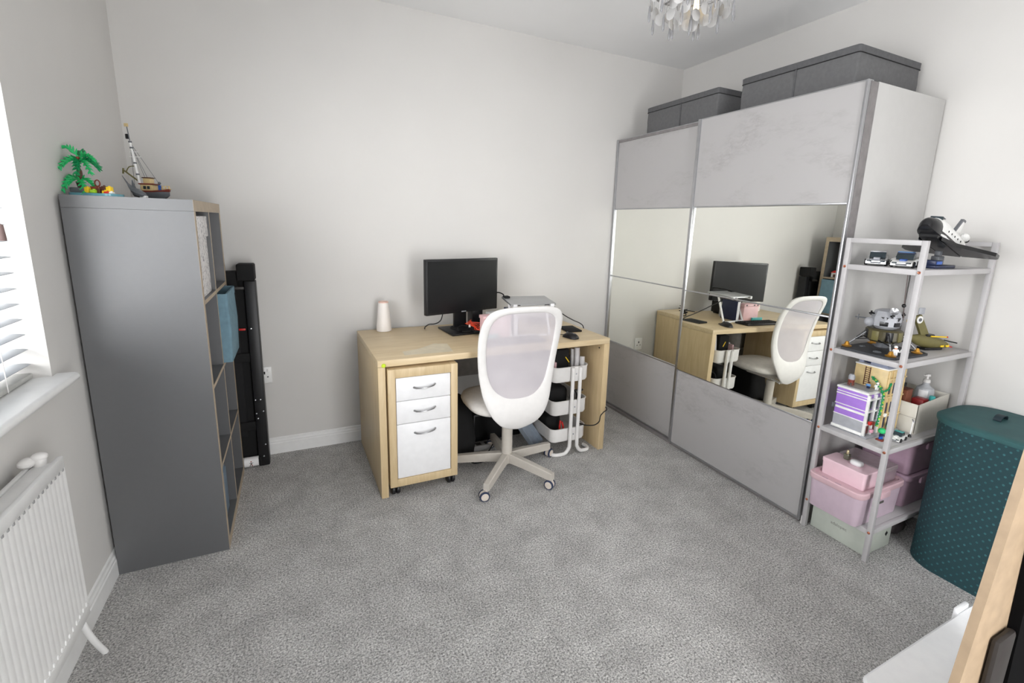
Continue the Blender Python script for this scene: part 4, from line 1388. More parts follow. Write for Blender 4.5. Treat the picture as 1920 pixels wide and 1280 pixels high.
# leaning board
bd = MB()
def BX(z):
    return 1.950 + 0.1635 * z
bd.add([(BX(0), -2.716, 0.001), (BX(0) + 0.42, -2.716, 0.001), (BX(1.12) + 0.42, -2.716, 1.12), (BX(1.12), -2.716, 1.12),
        (BX(0), -2.698, 0.001), (BX(0) + 0.42, -2.698, 0.001), (BX(1.12) + 0.42, -2.698, 1.12), (BX(1.12), -2.698, 1.12)],
       [[0, 1, 2, 3], [7, 6, 5, 4], [0, 4, 5, 1], [1, 5, 6, 2], [2, 6, 7, 3], [3, 7, 4, 0]])
solo(bd, 'leaning_board', M_MDF, 'beige wooden board leaning at the right edge of the picture', 'board', (2.45, -2.707, 0))
bp = thing('display_screen', 'black flat panel in front of the beige board, right edge', 'panel', (2.7, -2.74, 0))
m = MB()
def PX_(z):
    return 2.266 - 0.097 * z
m.add([(PX_(0), -2.738, 0.001), (PX_(0) + 0.30, -2.738, 0.001), (PX_(1.1) + 0.30, -2.738, 1.1), (PX_(1.1), -2.738, 1.1),
       (PX_(0), -2.7175, 0.001), (PX_(0) + 0.30, -2.7175, 0.001), (PX_(1.1) + 0.30, -2.7175, 1.1), (PX_(1.1), -2.7175, 1.1)],
      [[0, 1, 2, 3], [7, 6, 5, 4], [0, 4, 5, 1], [1, 5, 6, 2], [2, 6, 7, 3], [3, 7, 4, 0]])
m.build('body', mat('deep_black', (9, 9, 10), 0.9, spec=0.1), bp)
MB().box(2.125, 2.215, -2.737, -2.718, 0.30, 0.507, 0.009).build('side_handle', M_TAB, bp)['label'] = 'dark grey rounded side handle'

# ================================================================== models and small things
def tilt(loc, rz=0.0, ry=0.0, rx=0.0, sc=1.0):
    return Matrix.Translation(loc) @ Matrix.Rotation(rz, 4, 'Z') @ Matrix.Rotation(ry, 4, 'Y') @ Matrix.Rotation(rx, 4, 'X') @ Matrix.Scale(sc, 4)


# ------------------------------------------------------------------ toy palm island on the shelving
KT = KH
PO = (0.095, -0.80, KT)
PM = tilt(PO, -0.42)
pi_ = thing('toy_palm_island', 'toy brick island with green palm trees on the grey shelving', 'toy', PO, -0.42)
m = MB()
m.loft([[(x, y, z) for x, y, z in rrect(-0.085, 0.075, -0.04, 0.04, 0.03, 0.001, 4)], [(x, y, z) for x, y, z in rrect(-0.085, 0.075, -0.04, 0.04, 0.03, 0.010, 4)]], M=PM)
m.build('water_plate', T_AQUA, pi_)
m = MB()
m.box(-0.075, -0.02, -0.03, 0.03, 0.010, 0.028, 0.004, M=PM)
m.box(-0.03, 0.01, -0.025, 0.025, 0.010, 0.020, 0.004, M=PM)
m.build('rock', T_DGREY, pi_)
m = MB()
m.tube(smooth_path([(-0.055, 0, 0.02), (-0.057, 0, 0.05), (-0.054, 0, 0.08), (-0.058, 0, 0.105), (-0.05, 0, 0.125)], 4), [0.009] * 4 + [0.0075] * 6 + [0.006] * 7, 8, M=PM)
m.build('trunk', T_BROWN, pi_)
MB().tube(smooth_path([(-0.07, 0.012, 0.02), (-0.078, 0.012, 0.05)], 4), 0.005, 8, M=PM).build('trunk', T_BROWN, pi_)


def frond(base, ang, ln, up, name_parent, col):
    f_ = MB()
    b = Vector(base)
    d = Vector((math.cos(ang), math.sin(ang), 0))
    side = Vector((-d.y, d.x, 0))
    spine = [b + d * (ln * t) + Vector((0, 0, ln * (up * t - 0.9 * t * t))) for t in (0, 0.2, 0.4, 0.6, 0.8, 1.0)]
    f_.tube(spine, [0.003, 0.0028, 0.0025, 0.002, 0.0016, 0.0008], 6, M=PM)
    for i in range(1, 6):
        t = i / 5.5
        p = spine[i]
        tg = (spine[i] - spine[i - 1]).normalized()
        nz = tg.cross(side).normalized()
        L = ln * 0.5 * (1 - 0.4 * t)
        for s_, w_ in ((-1, 0.0), (1, 0.0), (-0.6, 0.6), (0.6, -0.6)):
            q = p + (tg * 0.85 + side * s_ * 0.6 + nz * w_ * 0.7) * L
            f_.tube([p, (p + q) / 2, q], [0.0028, 0.0034, 0.0008], 5, M=PM)
    f_.build('frond', col, name_parent)


for i, (a, up) in enumerate(((0.2, 0.5), (-0.4, 0.2), (1.2, 0.7), (2.4, 0.8), (3.4, 0.5), (4.2, 0.4), (5.2, 0.1))):
    frond((-0.05, 0, 0.122), a, 0.052, up, pi_, T_GREEN if i % 2 else T_DGREEN)
for i, (a, up) in enumerate(((3.0, 1.7), (2.0, 1.4), (0.0, 0.9))):
    frond((-0.05, 0, 0.130), a, 0.046, up, pi_, T_DGREEN if i % 2 else T_GREEN)
for a, up in ((0.0, 0.35), (-0.7, 0.1), (3.5, 0.4), (2.8, 0.7), (4.5, 0.2)):
    frond((-0.066, 0.006, 0.058), a, 0.054, up, pi_, T_GREEN)
MB().ball((-0.048, -0.006, 0.130), 0.006, 0, 10, M=PM).build('coconut', T_RBROWN, pi_)
MB().ball((-0.052, -0.01, 0.112), 0.0055, 0, 10, M=PM).build('parrot', T_ORANGE, pi_)
m = MB()
m.box(-0.012, 0.02, -0.018, 0.012, 0.0195, 0.034, 0.002, M=PM)
m.tube([(0.004 + 0.009 * math.cos(a * PI / 6), -0.003, 0.046 + 0.011 * math.sin(a * PI / 6)) for a in range(12)], 0.0022, 6, closed=True, M=PM)
m.build('chest', T_RBROWN, pi_)
for k_, (x, y, z_, r_, c_) in enumerate(((-0.016, -0.022, 0.03, 0.008, T_YEL), (0.008, -0.026, 0.022, 0.009, T_LIME), (0.022, -0.02, 0.026, 0.006, T_BROWN), (0.046, -0.022, 0.02, 0.009, T_YEL),
                                       (0.056, -0.018, 0.034, 0.008, T_YEL), (0.054, -0.026, 0.017, 0.008, T_RED), (0.036, -0.015, 0.036, 0.007, T_BROWN), (0.066, -0.024, 0.016, 0.007, T_WHITE))):
    n_ = ('flower', 'leaf_tuft', 'hat', 'flower', 'flower', 'boat_hull', 'hat', 'shell')[k_]
    m = MB()
    m.box(x - r_, x + r_, y - r_, y + r_, 0.0105, z_, 0.002, M=PM)
    m.lathe([(0, z_ + 0.003), (r_ * 0.5, z_ + 0.003), (r_ * 0.5, z_ - 0.001)], (x, y, 0), 10, M=PM)
    m.build(n_, c_, pi_)

# toy fishing boat
BO = (0.185, -0.52, KT)
BMx = tilt(BO, -0.40)
bt_ = thing('toy_fishing_boat', 'toy brick fishing boat with a tall white mast on the grey shelving', 'toy', BO, -0.40)
def hull_ring(x, hw, zb, zt):
    return [(x, -hw, zt), (x, -hw * 0.92, lerp(zb, zt, 0.45)), (x, -hw * 0.45, zb), (x, hw * 0.45, zb), (x, hw * 0.92, lerp(zb, zt, 0.45)), (x, hw, zt)]
m = MB()
m.loft([hull_ring(-0.055, 0.020, 0.012, 0.032), hull_ring(-0.02, 0.026, 0.006, 0.031), hull_ring(0.03, 0.025, 0.006, 0.032), hull_ring(0.062, 0.016, 0.008, 0.036), hull_ring(0.082, 0.002, 0.02, 0.042)], M=BMx)
m.build('hull', T_DGREY, bt_)
m = MB()
m.loft([[(x, y, z_) for x, y, z_ in hull_ring(xx, hw + 0.0015, zt - 0.006, zt + 0.006)] for xx, hw, zt in ((-0.056, 0.020, 0.032), (-0.02, 0.026, 0.031), (0.03, 0.025, 0.032), (0.062, 0.016, 0.036), (0.084, 0.003, 0.042))], M=BMx)
m.build('gunwale', T_RBROWN, bt_)
MB().box(-0.022, 0.028, -0.017, 0.017, 0.034, 0.062, 0.002, M=BMx).build('cabin', T_TAN, bt_)
m = MB()
m.box(-0.027, 0.034, -0.02, 0.02, 0.0622, 0.067, 0.001, M=BMx)
m.build('cabin_roof', T_RBROWN, bt_)
MB().box(-0.012, 0.018, -0.012, 0.012, 0.0672, 0.088, 0.002, M=BMx).build('wheelhouse', T_TAN, bt_)
MB().box(-0.015, 0.022, -0.014, 0.014, 0.0882, 0.092, 0.001, M=BMx).build('wheelhouse_roof', T_BROWN, bt_)
for x in (-0.004, 0.011):
    MB().box(x - 0.005, x + 0.005, -0.0185, -0.0168, 0.044, 0.056, M=BMx).build('cabin_window', T_GLASS, bt_)
m = MB()
m.box(0.05, 0.09, -0.003, 0.003, 0.046, 0.049, 0.001, M=BMx)
for x in (0.055, 0.068, 0.082):
    m.box(x - 0.001, x + 0.001, -0.004, 0.004, 0.040, 0.060, 0.0005, M=BMx)
m.box(0.052, 0.085, -0.001, 0.001, 0.058, 0.060, M=BMx)
m.build('bow_rail', T_TAN, bt_)
m = MB()
m.box(0.040, 0.050, -0.004, 0.004, 0.040, 0.062, 0.001, M=BMx)
m.build('sailor_body', T_BLUE, bt_)
MB().ball((0.045, 0, 0.070), 0.006, 0, 10, M=BMx).build('sailor_head', T_DGREY, bt_)
m = MB()
m.tube([(-0.030, 0, 0.035), (-0.040, 0, 0.12), (-0.052, 0, 0.235)], [0.0052, 0.0048, 0.004], 10, M=BMx)
m.build('mast', T_WHITE, bt_)
for z_ in (0.10, 0.145, 0.205, 0.228):
    t_ = (z_ - 0.035) / 0.2
    x = lerp(-0.030, -0.052, t_)
    MB().cyl((x, 0, z_), (x - 0.0004, 0, z_ + 0.006), 0.0062, n=10, M=BMx).build('mast_band', T_DGREY, bt_)
MB().tube([(-0.052, 0, 0.235), (-0.058, 0, 0.30)], 0.0018, 6, M=BMx).build('topmast', T_DGREY, bt_)
MB().box(-0.066, -0.052, -0.003, 0.003, 0.29, 0.303, 0.001, M=BMx).build('crow_nest', T_TAN, bt_)
MB().box(-0.066, -0.056, -0.004, 0.004, 0.242, 0.262, 0.002, M=BMx).build('lookout', T_BLACK, bt_)
for z_, w_ in ((0.172, 0.028), (0.192, 0.02)):
    MB().tube([(-0.048 - w_ * 0.5, 0, z_), (-0.044 + w_, 0, z_ + 0.001)], 0.0016, 6, M=BMx).build('crosstree', T_WHITE, bt_)
m = MB()
m.tube([(-0.036, 0, 0.075), (-0.092, 0, 0.118)], 0.0032, 8, M=BMx)
m.tube([(-0.092, 0, 0.126), (-0.095, 0, 0.104)], 0.0032, 8, M=BMx)
m.build('boom', T_OLIVE, bt_)
MB().tube(smooth_path([(-0.082, 0, 0.112), (-0.068, 0, 0.132), (-0.045, 0, 0.136)], 5), 0.002, 6, M=BMx).build('boom_line', T_OLIVE, bt_)
for x0_, z0_, x1_, z1_ in ((-0.050, 0.225, 0.046, 0.064), (-0.048, 0.215, 0.0, 0.09), (-0.050, 0.225, -0.01, 0.09), (-0.052, 0.235, -0.055, 0.05)):
    MB().tube([(x0_, 0, z0_), (x1_, 0, z1_)], 0.0008, 5, M=BMx).build('stay_line', T_DGREY, bt_)
# toy shark
TSO = (0.185, -0.70, KT)
TSM = tilt(TSO, -0.45)
ts = thing('toy_shark', 'grey toy shark rearing up between the island and the toy boat', 'toy', TSO, -0.45)
m = MB()
m.loft([[(x + r_ * 0.0, r_ * math.cos(a * PI / 5), z_ + r_ * 0.8 * math.sin(a * PI / 5)) for a in range(10)] for x, r_, z_ in ((-0.035, 0.003, 0.058), (-0.025, 0.009, 0.045), (-0.012, 0.016, 0.03), (0.006, 0.019, 0.022), (0.022, 0.015, 0.016), (0.03, 0.008, 0.013))], M=TSM)
m.build('body', T_DGREY, ts)
MB().prism([(-0.018, 0.036), (-0.002, 0.036), (-0.014, 0.07)], -0.002, 0.002, 'y', M=TSM).build('dorsal_fin', T_DGREY, ts)
MB().tube([(-0.032, 0, 0.055), (-0.05, 0, 0.085)], [0.003, 0.001], 6, M=TSM).build('tail_fin', T_DGREY, ts)
MB().box(0.012, 0.036, -0.008, 0.008, 0.002, 0.012, 0.003, M=TSM).build('jaw', T_WHITE, ts)
MB().box(-0.03, 0.04, -0.015, 0.015, 0.0005, 0.004, 0.001, M=TSM).build('base_plate', T_BLACK, ts)

# ------------------------------------------------------------------ toys on the metal shelf
TZ = SHZ[3]
# shuttle and its stand
SO = (3.150, -2.03, 1.418)
SM = tilt(SO, PI + 0.12, -0.24, -0.06, 0.90)
sh = thing('toy_space_shuttle', 'black and white toy space shuttle raised on a stand, nose up', 'toy', SO)
def sect(x, hw, zb, zt, n=10):
    pts = []
    for i in range(n + 1):
        a = PI * i / n
        pts.append((x, hw * math.cos(a), lerp(zb, zt, 0.35) + (zt - lerp(zb, zt, 0.35)) * math.sin(a)))
    return pts
m = MB()
m.loft([sect(x, hw, zb, zt) + [(x, -hw, zb), (x, hw, zb)] for x, hw, zb, zt in ((0.150, 0.039, -0.020, 0.052), (0.125, 0.041, -0.022, 0.063), (0.09, 0.043, -0.024, 0.064), (-0.17, 0.043, -0.024, 0.052), (-0.20, 0.040, -0.02, 0.048))], M=SM)
m.build('fuselage', T_WHITE, sh, smooth=40)
m = MB()
m.loft([sect(x, hw, zb, zt) + [(x, -hw, zb), (x, hw, zb)] for x, hw, zb, zt in ((0.235, 0.010, 0.0, 0.018), (0.226, 0.022, -0.010, 0.030), (0.20, 0.034, -0.019, 0.042), (0.17, 0.040, -0.023, 0.048), (0.150, 0.0405, -0.026, 0.050))], M=SM)
m.build('nose_cone', T_BLACK, sh, smooth=40)
m = MB()
m.loft([[(x, -hw, zt), (x, -hw * 0.8, zb), (x, hw * 0.8, zb), (x, hw, zt)] for x, hw, zb, zt in ((0.16, 0.0415, -0.036, -0.004), (0.08, 0.045, -0.042, -0.006), (-0.19, 0.045, -0.042, -0.012))], M=SM)
m.build('belly', T_BLACK, sh)
for s_ in (-1, 1):
    poly = [(0.13, 0.042), (0.02, 0.070), (-0.085, 0.165), (-0.105, 0.180), (-0.155, 0.180), (-0.175, 0.168), (-0.19, 0.042)]
    m = MB()
    m.prism([(x, y * s_) for x, y in poly], -0.040, -0.024, 'z', M=SM)
    m.build('wing', T_BLACK, sh)
m = MB()
m.prism([(-0.105, 0.045), (-0.175, 0.13), (-0.20, 0.13), (-0.185, 0.045)], -0.004, 0.004, 'y', M=SM)
m.build('tail_fin', T_WHITE, sh)
m = MB()
m.prism([(-0.096, 0.045), (-0.168, 0.136), (-0.203, 0.137), (-0.203, 0.127), (-0.173, 0.127), (-0.109, 0.045)], -0.006, 0.006, 'y', M=SM)
m.build('fin_edge', T_DGREY, sh)
for s_ in (-1, 1):
    MB().ball((-0.165, s_ * 0.034, 0.048), 0.022, 0, 14, (1.7, 0.8, 0.85), M=SM).build('engine_pod', T_WHITE, sh)
    MB().lathe([(0.007, 0.0), (0.011, -0.016), (0.009, -0.016), (0, -0.004)], (-0.199, s_ * 0.03, 0.045), 12, ax='x', M=SM).build('engine_nozzle', T_BLACK, sh)
    for k in range(5):
        MB().ball((0.08 - k * 0.045, s_ * 0.0428, 0.012), 0.005, 0, 8, (1, 0.4, 1), M=SM).build('porthole', T_BLACK, sh)
MB().box(0.128, 0.140, -0.024, 0.024, 0.046, 0.064, 0.003, M=SM).build('cockpit_window', T_GLASS, sh)
MB().box(0.09, 0.122, -0.02, 0.02, 0.062, 0.0665, 0.002, M=SM).build('roof_strip', T_DGREY, sh)
sd = thing('shuttle_stand', 'dark navy display stand under the toy space shuttle', 'stand', (3.16, -2.02, TZ))
MB().box(3.08, 3.24, -2.06, -1.985, TZ + 0.0005, TZ + 0.014, 0.003).build('foot', T_DBLUE, sd)
MB().box(3.085, 3.14, -2.055, -1.985, TZ + 0.0142, TZ + 0.034, 0.003).build('plaque_block', T_DBLUE, sd)
MB().box(3.092, 3.133, -2.0565, -2.0545, TZ + 0.018, TZ + 0.030).build('plaque', T_BLUE, sd)
m = MB()
m.box(3.150, 3.195, -2.035, -2.005, TZ + 0.0142, TZ + 0.05, 0.003)
m.box(3.160, 3.185, -2.03, -2.01, TZ + 0.05, TZ + 0.072, 0.003)
m.build('post', T_DGREY, sd)


# toy cars
def toy_car(name, label, loc, rz, body, top, stripe, sc=1.0, L=0.105, W=0.050):
    Mx = tilt(loc, rz, sc=sc)
    c = thing(name, label, 'toy car', loc, rz, 'toy cars on the metal shelf')
    m_ = MB()
    h = L / 2
    prof_ = [(-h, 0.008), (-h, 0.022), (-h * 0.9, 0.026), (-h * 0.2, 0.025), (h * 0.7, 0.020), (h, 0.015), (h, 0.007)]
    m_.prism(prof_, -W / 2, W / 2, 'y', M=Mx)
    m_.build('body', body, c)
    m_ = MB()
    m_.prism([(-h * 0.62, 0.0255), (-h * 0.42, 0.040), (h * 0.05, 0.040), (h * 0.32, 0.0235)], -W * 0.40, W * 0.40, 'y', M=Mx)
    m_.build('windows', T_GLASS, c)
    MB().box(-h * 0.44, h * 0.08, -W * 0.39, W * 0.39, 0.0402, 0.0428, 0.001, M=Mx).build('roof', top, c)
    for x in (-h * 0.58, h * 0.58):
        for y in (-W / 2, W / 2):
            MB().lathe([(0, -0.004), (0.0085, -0.004), (0.0098, 0), (0.0085, 0.004), (0, 0.004)], (x, y, 0.0103), 14, ax='y', M=Mx).build('wheel', T_BLACK, c)
    for y in (-W * 0.33, W * 0.33):
        MB().box(h - 0.004, h + 0.0008, y - 0.006, y + 0.006, 0.0125, 0.017, 0.001, M=Mx).build('headlight', T_GLASS, c)
    MB().box(h - 0.002, h + 0.0012, -W * 0.26, W * 0.26, 0.008, 0.0125, 0.001, M=Mx).build('grille', T_DGREY, c)
    MB().box(-h * 0.2, h * 0.66, -W * 0.16, W * 0.16, 0.0205, 0.0262, 0.001, M=Mx @ tilt((0, 0, 0), 0, 0.055)).build('stripe', stripe, c)
    return c


toy_car('toy_sports_car', 'silver toy sports car, left one at the front of the top shelf', (3.0, -1.878, TZ), PI + 0.42, T_SIL, T_SIL, T_LGREY, 1.42, 0.1)
toy_car('toy_rally_car', 'white and blue toy rally car on the top shelf by the front post', (2.995, -1.987, TZ), PI + 0.28, T_WHITE, T_DBLUE, T_BLUE, 1.42, 0.1)
toy_car('toy_race_car', 'white toy car with a pale blue roof parked behind the silver one', (3.16, -1.905, TZ), PI + 0.2, T_WHITE, mat('toy_sky_blue', (110, 160, 220), 0.3), T_WHITE, 1.42, 0.1)

# moon lander on its plate
LZ = SHZ[2]
LP = (3.045, -1.925, LZ)
ld = thing('toy_moon_lander', 'grey and gold toy moon lander on a black plate, second shelf', 'toy', LP)
LMx = tilt(LP)
m = MB()
m.prism([(-0.130, 0.090), (-0.130, -0.095), (-0.110, -0.122), (0.01, -0.128), (0.13, -0.128), (0.15, -0.10), (0.15, 0.10), (-0.11, 0.10)], 0.0008, 0.010, 'z', M=LMx)
m.build('base_plate', mat('toy_moon_black', (58, 60, 64), 0.6), ld)
for x, y, r_ in ((-0.07, -0.03, 0.016), (0.08, 0.05, 0.02), (-0.02, 0.06, 0.012), (0.06, -0.08, 0.014)):
    MB().lathe([(r_, 0.010), (r_ * 0.9, 0.0135), (r_ * 0.7, 0.0135), (r_ * 0.6, 0.0105), (0, 0.0105)], (x, y, 0), 16, M=LMx).build('crater_ring', T_DGREY, ld)
oct_ = lambda r, z, ph=PI / 8: [(r * math.cos(ph + i * PI / 4), r * math.sin(ph + i * PI / 4), z) for i in range(8)]
LC = LMx @ Matrix.Translation((0.0, -0.008, 0.0097)) @ Matrix.Scale(1.16, 4) @ Matrix.Translation((0, 0, -0.0105))
m = MB()
m.loft([oct_(0.050, 0.045), oct_(0.060, 0.052), oct_(0.060, 0.088), oct_(0.054, 0.094)], M=LC)
m.build('descent_stage', mat('toy_dark_olive', (74, 68, 44), 0.4), ld)
for i in range(8):
    a = i * PI / 4
    Mx = LC @ Matrix.Rotation(a, 4, 'Z')
    MB().box(0.0545, 0.058, -0.012, 0.012, 0.052, 0.088, 0.001, M=Mx).build('side_panel', T_BLACK if i % 2 else T_OLIVE, ld)
MB().lathe([(0.014, 0.046), (0.022, 0.022), (0.019, 0.022), (0.0, 0.044)], (0, 0, 0), 18, M=LC).build('engine_bell', T_DGREY, ld)
for i in range(4):
    a = PI / 4 + i * PI / 2 - 0.05
    Mx = LC @ Matrix.Rotation(a, 4, 'Z')
    m = MB()
    m.tube([(0.050, 0, 0.082), (0.110, 0, 0.022)], 0.0032, 8, M=Mx)
    lg_ = m.build('landing_leg', T_SIL, ld)
    m = MB()
    for s_ in (-1, 1):
        m.tube([(0.052, s_ * 0.028, 0.055), (0.090, 0, 0.044)], 0.0022, 6, M=Mx)
    m.tube([(0.052, 0, 0.088), (0.085, 0, 0.05)], 0.003, 6, M=Mx)
    m.build('leg_strut', T_BLACK, lg_)
    m = MB()
    m.lathe([(0, 0.0105), (0.016, 0.0105), (0.018, 0.014), (0.010, 0.017), (0.005, 0.030), (0, 0.030)], (0.113, 0, 0), 16, M=Mx)
    m.build('foot_pad', T_GOLD, lg_)
m = MB()
m.loft([oct_(0.034, 0.095), oct_(0.046, 0.106), oct_(0.048, 0.138), oct_(0.039, 0.162), oct_(0.024, 0.168)], M=LC)
m.build('ascent_stage', T_LGREY, ld)
for a in (PI + 0.35, PI + 1.35, PI + 2.2):
    Mx = LC @ Matrix.Rotation(a, 4, 'Z')
    MB().prism([(-0.012, 0.142), (0.012, 0.142), (0.004, 0.128)], 0.0415, 0.0458, 'x', M=Mx).build('window', T_BLACK, ld)
    MB().box(0.040, 0.0468, -0.013, 0.013, 0.108, 0.124, 0.001, M=Mx).build('hatch', T_BLACK, ld)
MB().ball((0.034, 0.034, 0.135), 0.022, 0, 12, M=LC).build('fuel_tank', T_LGREY, ld)
MB().ball((-0.030, 0.04, 0.115), 0.019, 0, 12, M=LC).build('fuel_tank', T_LGREY, ld)
for i in range(4):
    a = PI / 4 + i * PI / 2
    x, y = 0.052 * math.cos(a), 0.052 * math.sin(a)
    m = MB()
    m.tube([(x * 0.75, y * 0.75, 0.148), (x, y, 0.15)], 0.003, 6, M=LC)
    for dx, dy, dz in ((0.009, 0, 0), (-0.009, 0, 0), (0, 0, 0.009), (0, 0, -0.009)):
        m.tube([(x, y, 0.15), (x + dx, y + dy, 0.15 + dz)], [0.002, 0.0038], 8, M=LC)
    m.build('thruster_cluster', T_BLACK, ld)
m = MB()
m.lathe([(0, 0.0), (0.012, 0.005), (0.014, 0.008), (0.012, 0.007), (0, 0.002)], (0, 0, 0), 16, M=LC @ tilt((-0.03, -0.035, 0.164), 0.6, -1.1))
m.build('dish', T_SIL, ld)
m = MB()
m.tube([(-0.02, 0.045, 0.125), (-0.03, 0.095, 0.125)], 0.0028, 6, M=LC)
m.tube([(-0.028, 0.085, 0.115), (-0.028, 0.085, 0.137)], 0.002, 6, M=LC)
m.build('antenna', T_DGREY, ld)


# toy figures
def figure(label, loc, rz, legs, torso, head, hat, sc=1.0, cat='toy figure', name='toy_figure'):
    f_ = thing(name, label, cat, loc, rz, None)
    Mx = tilt(loc, rz, sc=sc)
    m_ = MB()
    m_.box(-0.0035, 0.0035, -0.0072, -0.0004, 0.0005, 0.0120, 0.0008, M=Mx)
    m_.box(-0.0035, 0.0035, 0.0004, 0.0072, 0.0005, 0.0120, 0.0008, M=Mx)
    m_.box(-0.0035, 0.0035, -0.0072, 0.0072, 0.0105, 0.0130, 0.0006, M=Mx)
    m_.build('legs', legs, f_)
    m_ = MB()
    m_.prism([(-0.0076, 0.0130), (0.0076, 0.0130), (0.0058, 0.0245), (-0.0058, 0.0245)], -0.0035, 0.0035, 'x', M=Mx)
    m_.build('torso', torso, f_)
    for s_ in (-1, 1):
        m_ = MB()
        m_.tube([(0, s_ * 0.0066, 0.0235), (0.002, s_ * 0.0096, 0.018), (0.0065, s_ * 0.0098, 0.0145)], 0.0023, 8, M=Mx)
        m_.build('arm', torso, f_)
    m_ = MB()
    m_.lathe([(0, 0.0246), (0.003, 0.0246), (0.0046, 0.026), (0.0046, 0.0315), (0.003, 0.033), (0, 0.033)], (0, 0, 0), 14, M=Mx)
    m_.build('head', head, f_)
    m_ = MB()
    m_.ball((-0.0006, 0, 0.0318), 0.0064, 0, 12, (1, 1, 0.95), M=Mx)
    m_.build('headgear', hat, f_)
    return f_


figure('white toy astronaut on the black plate, nearer the lander leg', (2.985, -2.018, LZ + 0.010), PI + 0.9, T_WHITE, T_WHITE, T_ORANGE, T_WHITE, 1.15)
figure('white toy astronaut on the black plate, close to the shelf post', (3.010, -2.037, LZ + 0.010), PI + 0.6, T_WHITE, T_WHITE, T_PINK, T_WHITE, 1.15)

# olive aircraft
AO = (3.33, -1.99, LZ)
AM = tilt(AO, -0.25)
ac = thing('toy_aircraft', 'olive toy aircraft with yellow nose behind the moon lander', 'toy', AO, -0.25)
m = MB()
m.loft([[(x, hw * math.cos(a * PI / 6), zc + hh * math.sin(a * PI / 6)) for a in range(12)] for x, hw, hh, zc in ((-0.13, 0.010, 0.010, 0.060), (-0.08, 0.022, 0.026, 0.048), (-0.02, 0.028, 0.032, 0.038), (0.05, 0.025, 0.024, 0.028), (0.085, 0.016, 0.014, 0.02))], M=AM)
m.build('fuselage', T_OLIVE, ac, smooth=40)
m = MB()
m.loft([[(x, hw * math.cos(a * PI / 6), zc + hh * math.sin(a * PI / 6)) for a in range(12)] for x, hw, hh, zc in ((0.0855, 0.0165, 0.0145, 0.02), (0.098, 0.012, 0.010, 0.017), (0.105, 0.004, 0.004, 0.015))], M=AM)
m.build('nose', T_YEL, ac)
for x in (0.03, 0.06):
    MB().box(x, x + 0.018, -0.0265, -0.022, 0.016, 0.024, 0.001, M=AM).build('yellow_mark', T_YEL, ac)
MB().box(-0.05, 0.0, -0.016, 0.016, 0.060, 0.074, 0.005, M=AM).build('canopy', T_BLACK, ac)
m = MB()
m.prism([(-0.06, 0.05), (-0.125, 0.155), (-0.09, 0.165), (-0.02, 0.06)], -0.008, 0.004, 'y', M=AM)
m.build('raised_wing', T_OLIVE, ac)
MB().lathe([(0, -0.0105), (0.017, -0.0105), (0.017, -0.0085), (0, -0.0085)], (-0.098, 0, 0.142), 20, ax='y', M=AM).build('white_roundel', T_WHITE, ac)
MB().lathe([(0, -0.0125), (0.008, -0.0125), (0.008, -0.0105), (0, -0.0105)], (-0.098, 0, 0.142), 16, ax='y', M=AM).build('grey_roundel', T_DGREY, ac)
MB().box(-0.155, -0.13, -0.006, 0.006, 0.128, 0.142, 0.003, M=AM).build('yellow_tip', T_YEL, ac)
MB().box(-0.104, -0.07, -0.004, 0.002, 0.166, 0.196, 0.003, M=AM).build('grey_tail_plate', T_LGREY, ac)
MB().tube([(-0.03, -0.02, 0.066), (0.045, -0.03, 0.064)], 0.0032, 8, M=AM).build('gun_barrel', T_YEL, ac)
MB().ball((0.049, -0.0305, 0.064), 0.004, 0, 8, M=AM).build('barrel_tip', T_RED, ac)
MB().tube([(0.10, 0, 0.014), (0.125, -0.004, 0.008)], 0.0025, 8, M=AM).build('propeller_hub', T_RED, ac)
m = MB()
m.tube([(0.05, 0.0, 0.035), (0.075, 0.0, 0.042), (0.155, 0.0, 0.026)], 0.0028, 8, M=AM)
m.build('rotor_blade', T_BLACK, ac)
MB().box(-0.05, 0.05, -0.02, 0.02, 0.0006, 0.012, 0.003, M=AM).build('skid', T_BLACK, ac)

hc = thing('hanging_cord', 'dark cord with a black bead hanging under the top shelf', 'cord', (3.055, -1.98, 1.06))
MB().tube([(3.05, -1.98, TZ - 0.0225), (3.062, -1.98, 1.16), (3.08, -1.98, 1.06)], 0.0016, 6).build('string', mat('brown_cord', (96, 84, 82), 0.7), hc)
MB().ball((3.066, -1.98, 1.126), 0.0085, 0, 12).build('bead', T_BLACK, hc)

# ------------------------------------------------------------------ third shelf: toy townhouse, organiser
HZ2 = SHZ[1]
th = thing('toy_townhouse', 'purple, white and tan toy brick townhouse on the third shelf', 'toy house', (3.06, -1.91, HZ2))
hx0, hy0, hy1 = 2.946, -1.834, -1.972
MB().box(hx0 - 0.006, 3.20, hy1 - 0.018, hy0 + 0.004, HZ2 + 0.0005, HZ2 + 0.008, 0.001).build('base_plate', T_LGREY, th)
b0 = HZ2 + 0.008
m = MB()
m.box(hx0, 3.05, hy1 + 0.008, hy0, b0, b0 + 0.062, 0.0005)
m.build('grey_ground_floor', T_LGREY, th)
m = MB()
m.box(hx0, 3.05, hy1 + 0.008, hy0, b0 + 0.0622, HZ2 + 0.196, 0.0005)
m.build('purple_wall', T_PURP, th)
for z0_, z1_, o_ in ((HZ2 + 0.004, HZ2 + 0.020, 0.006), (b0 + 0.062, b0 + 0.066, 0.0025), (b0 + 0.092, b0 + 0.102, 0.003), (b0 + 0.112, b0 + 0.116, 0.0025), (b0 + 0.160, b0 + 0.165, 0.0025), (HZ2 + 0.180, HZ2 + 0.184, 0.002)):
    MB().box(hx0 - o_, hx0 + 0.002, hy1 + 0.006, hy0 + 0.001, z0_, z1_, 0.0006).build('white_band', T_WHITE, th)
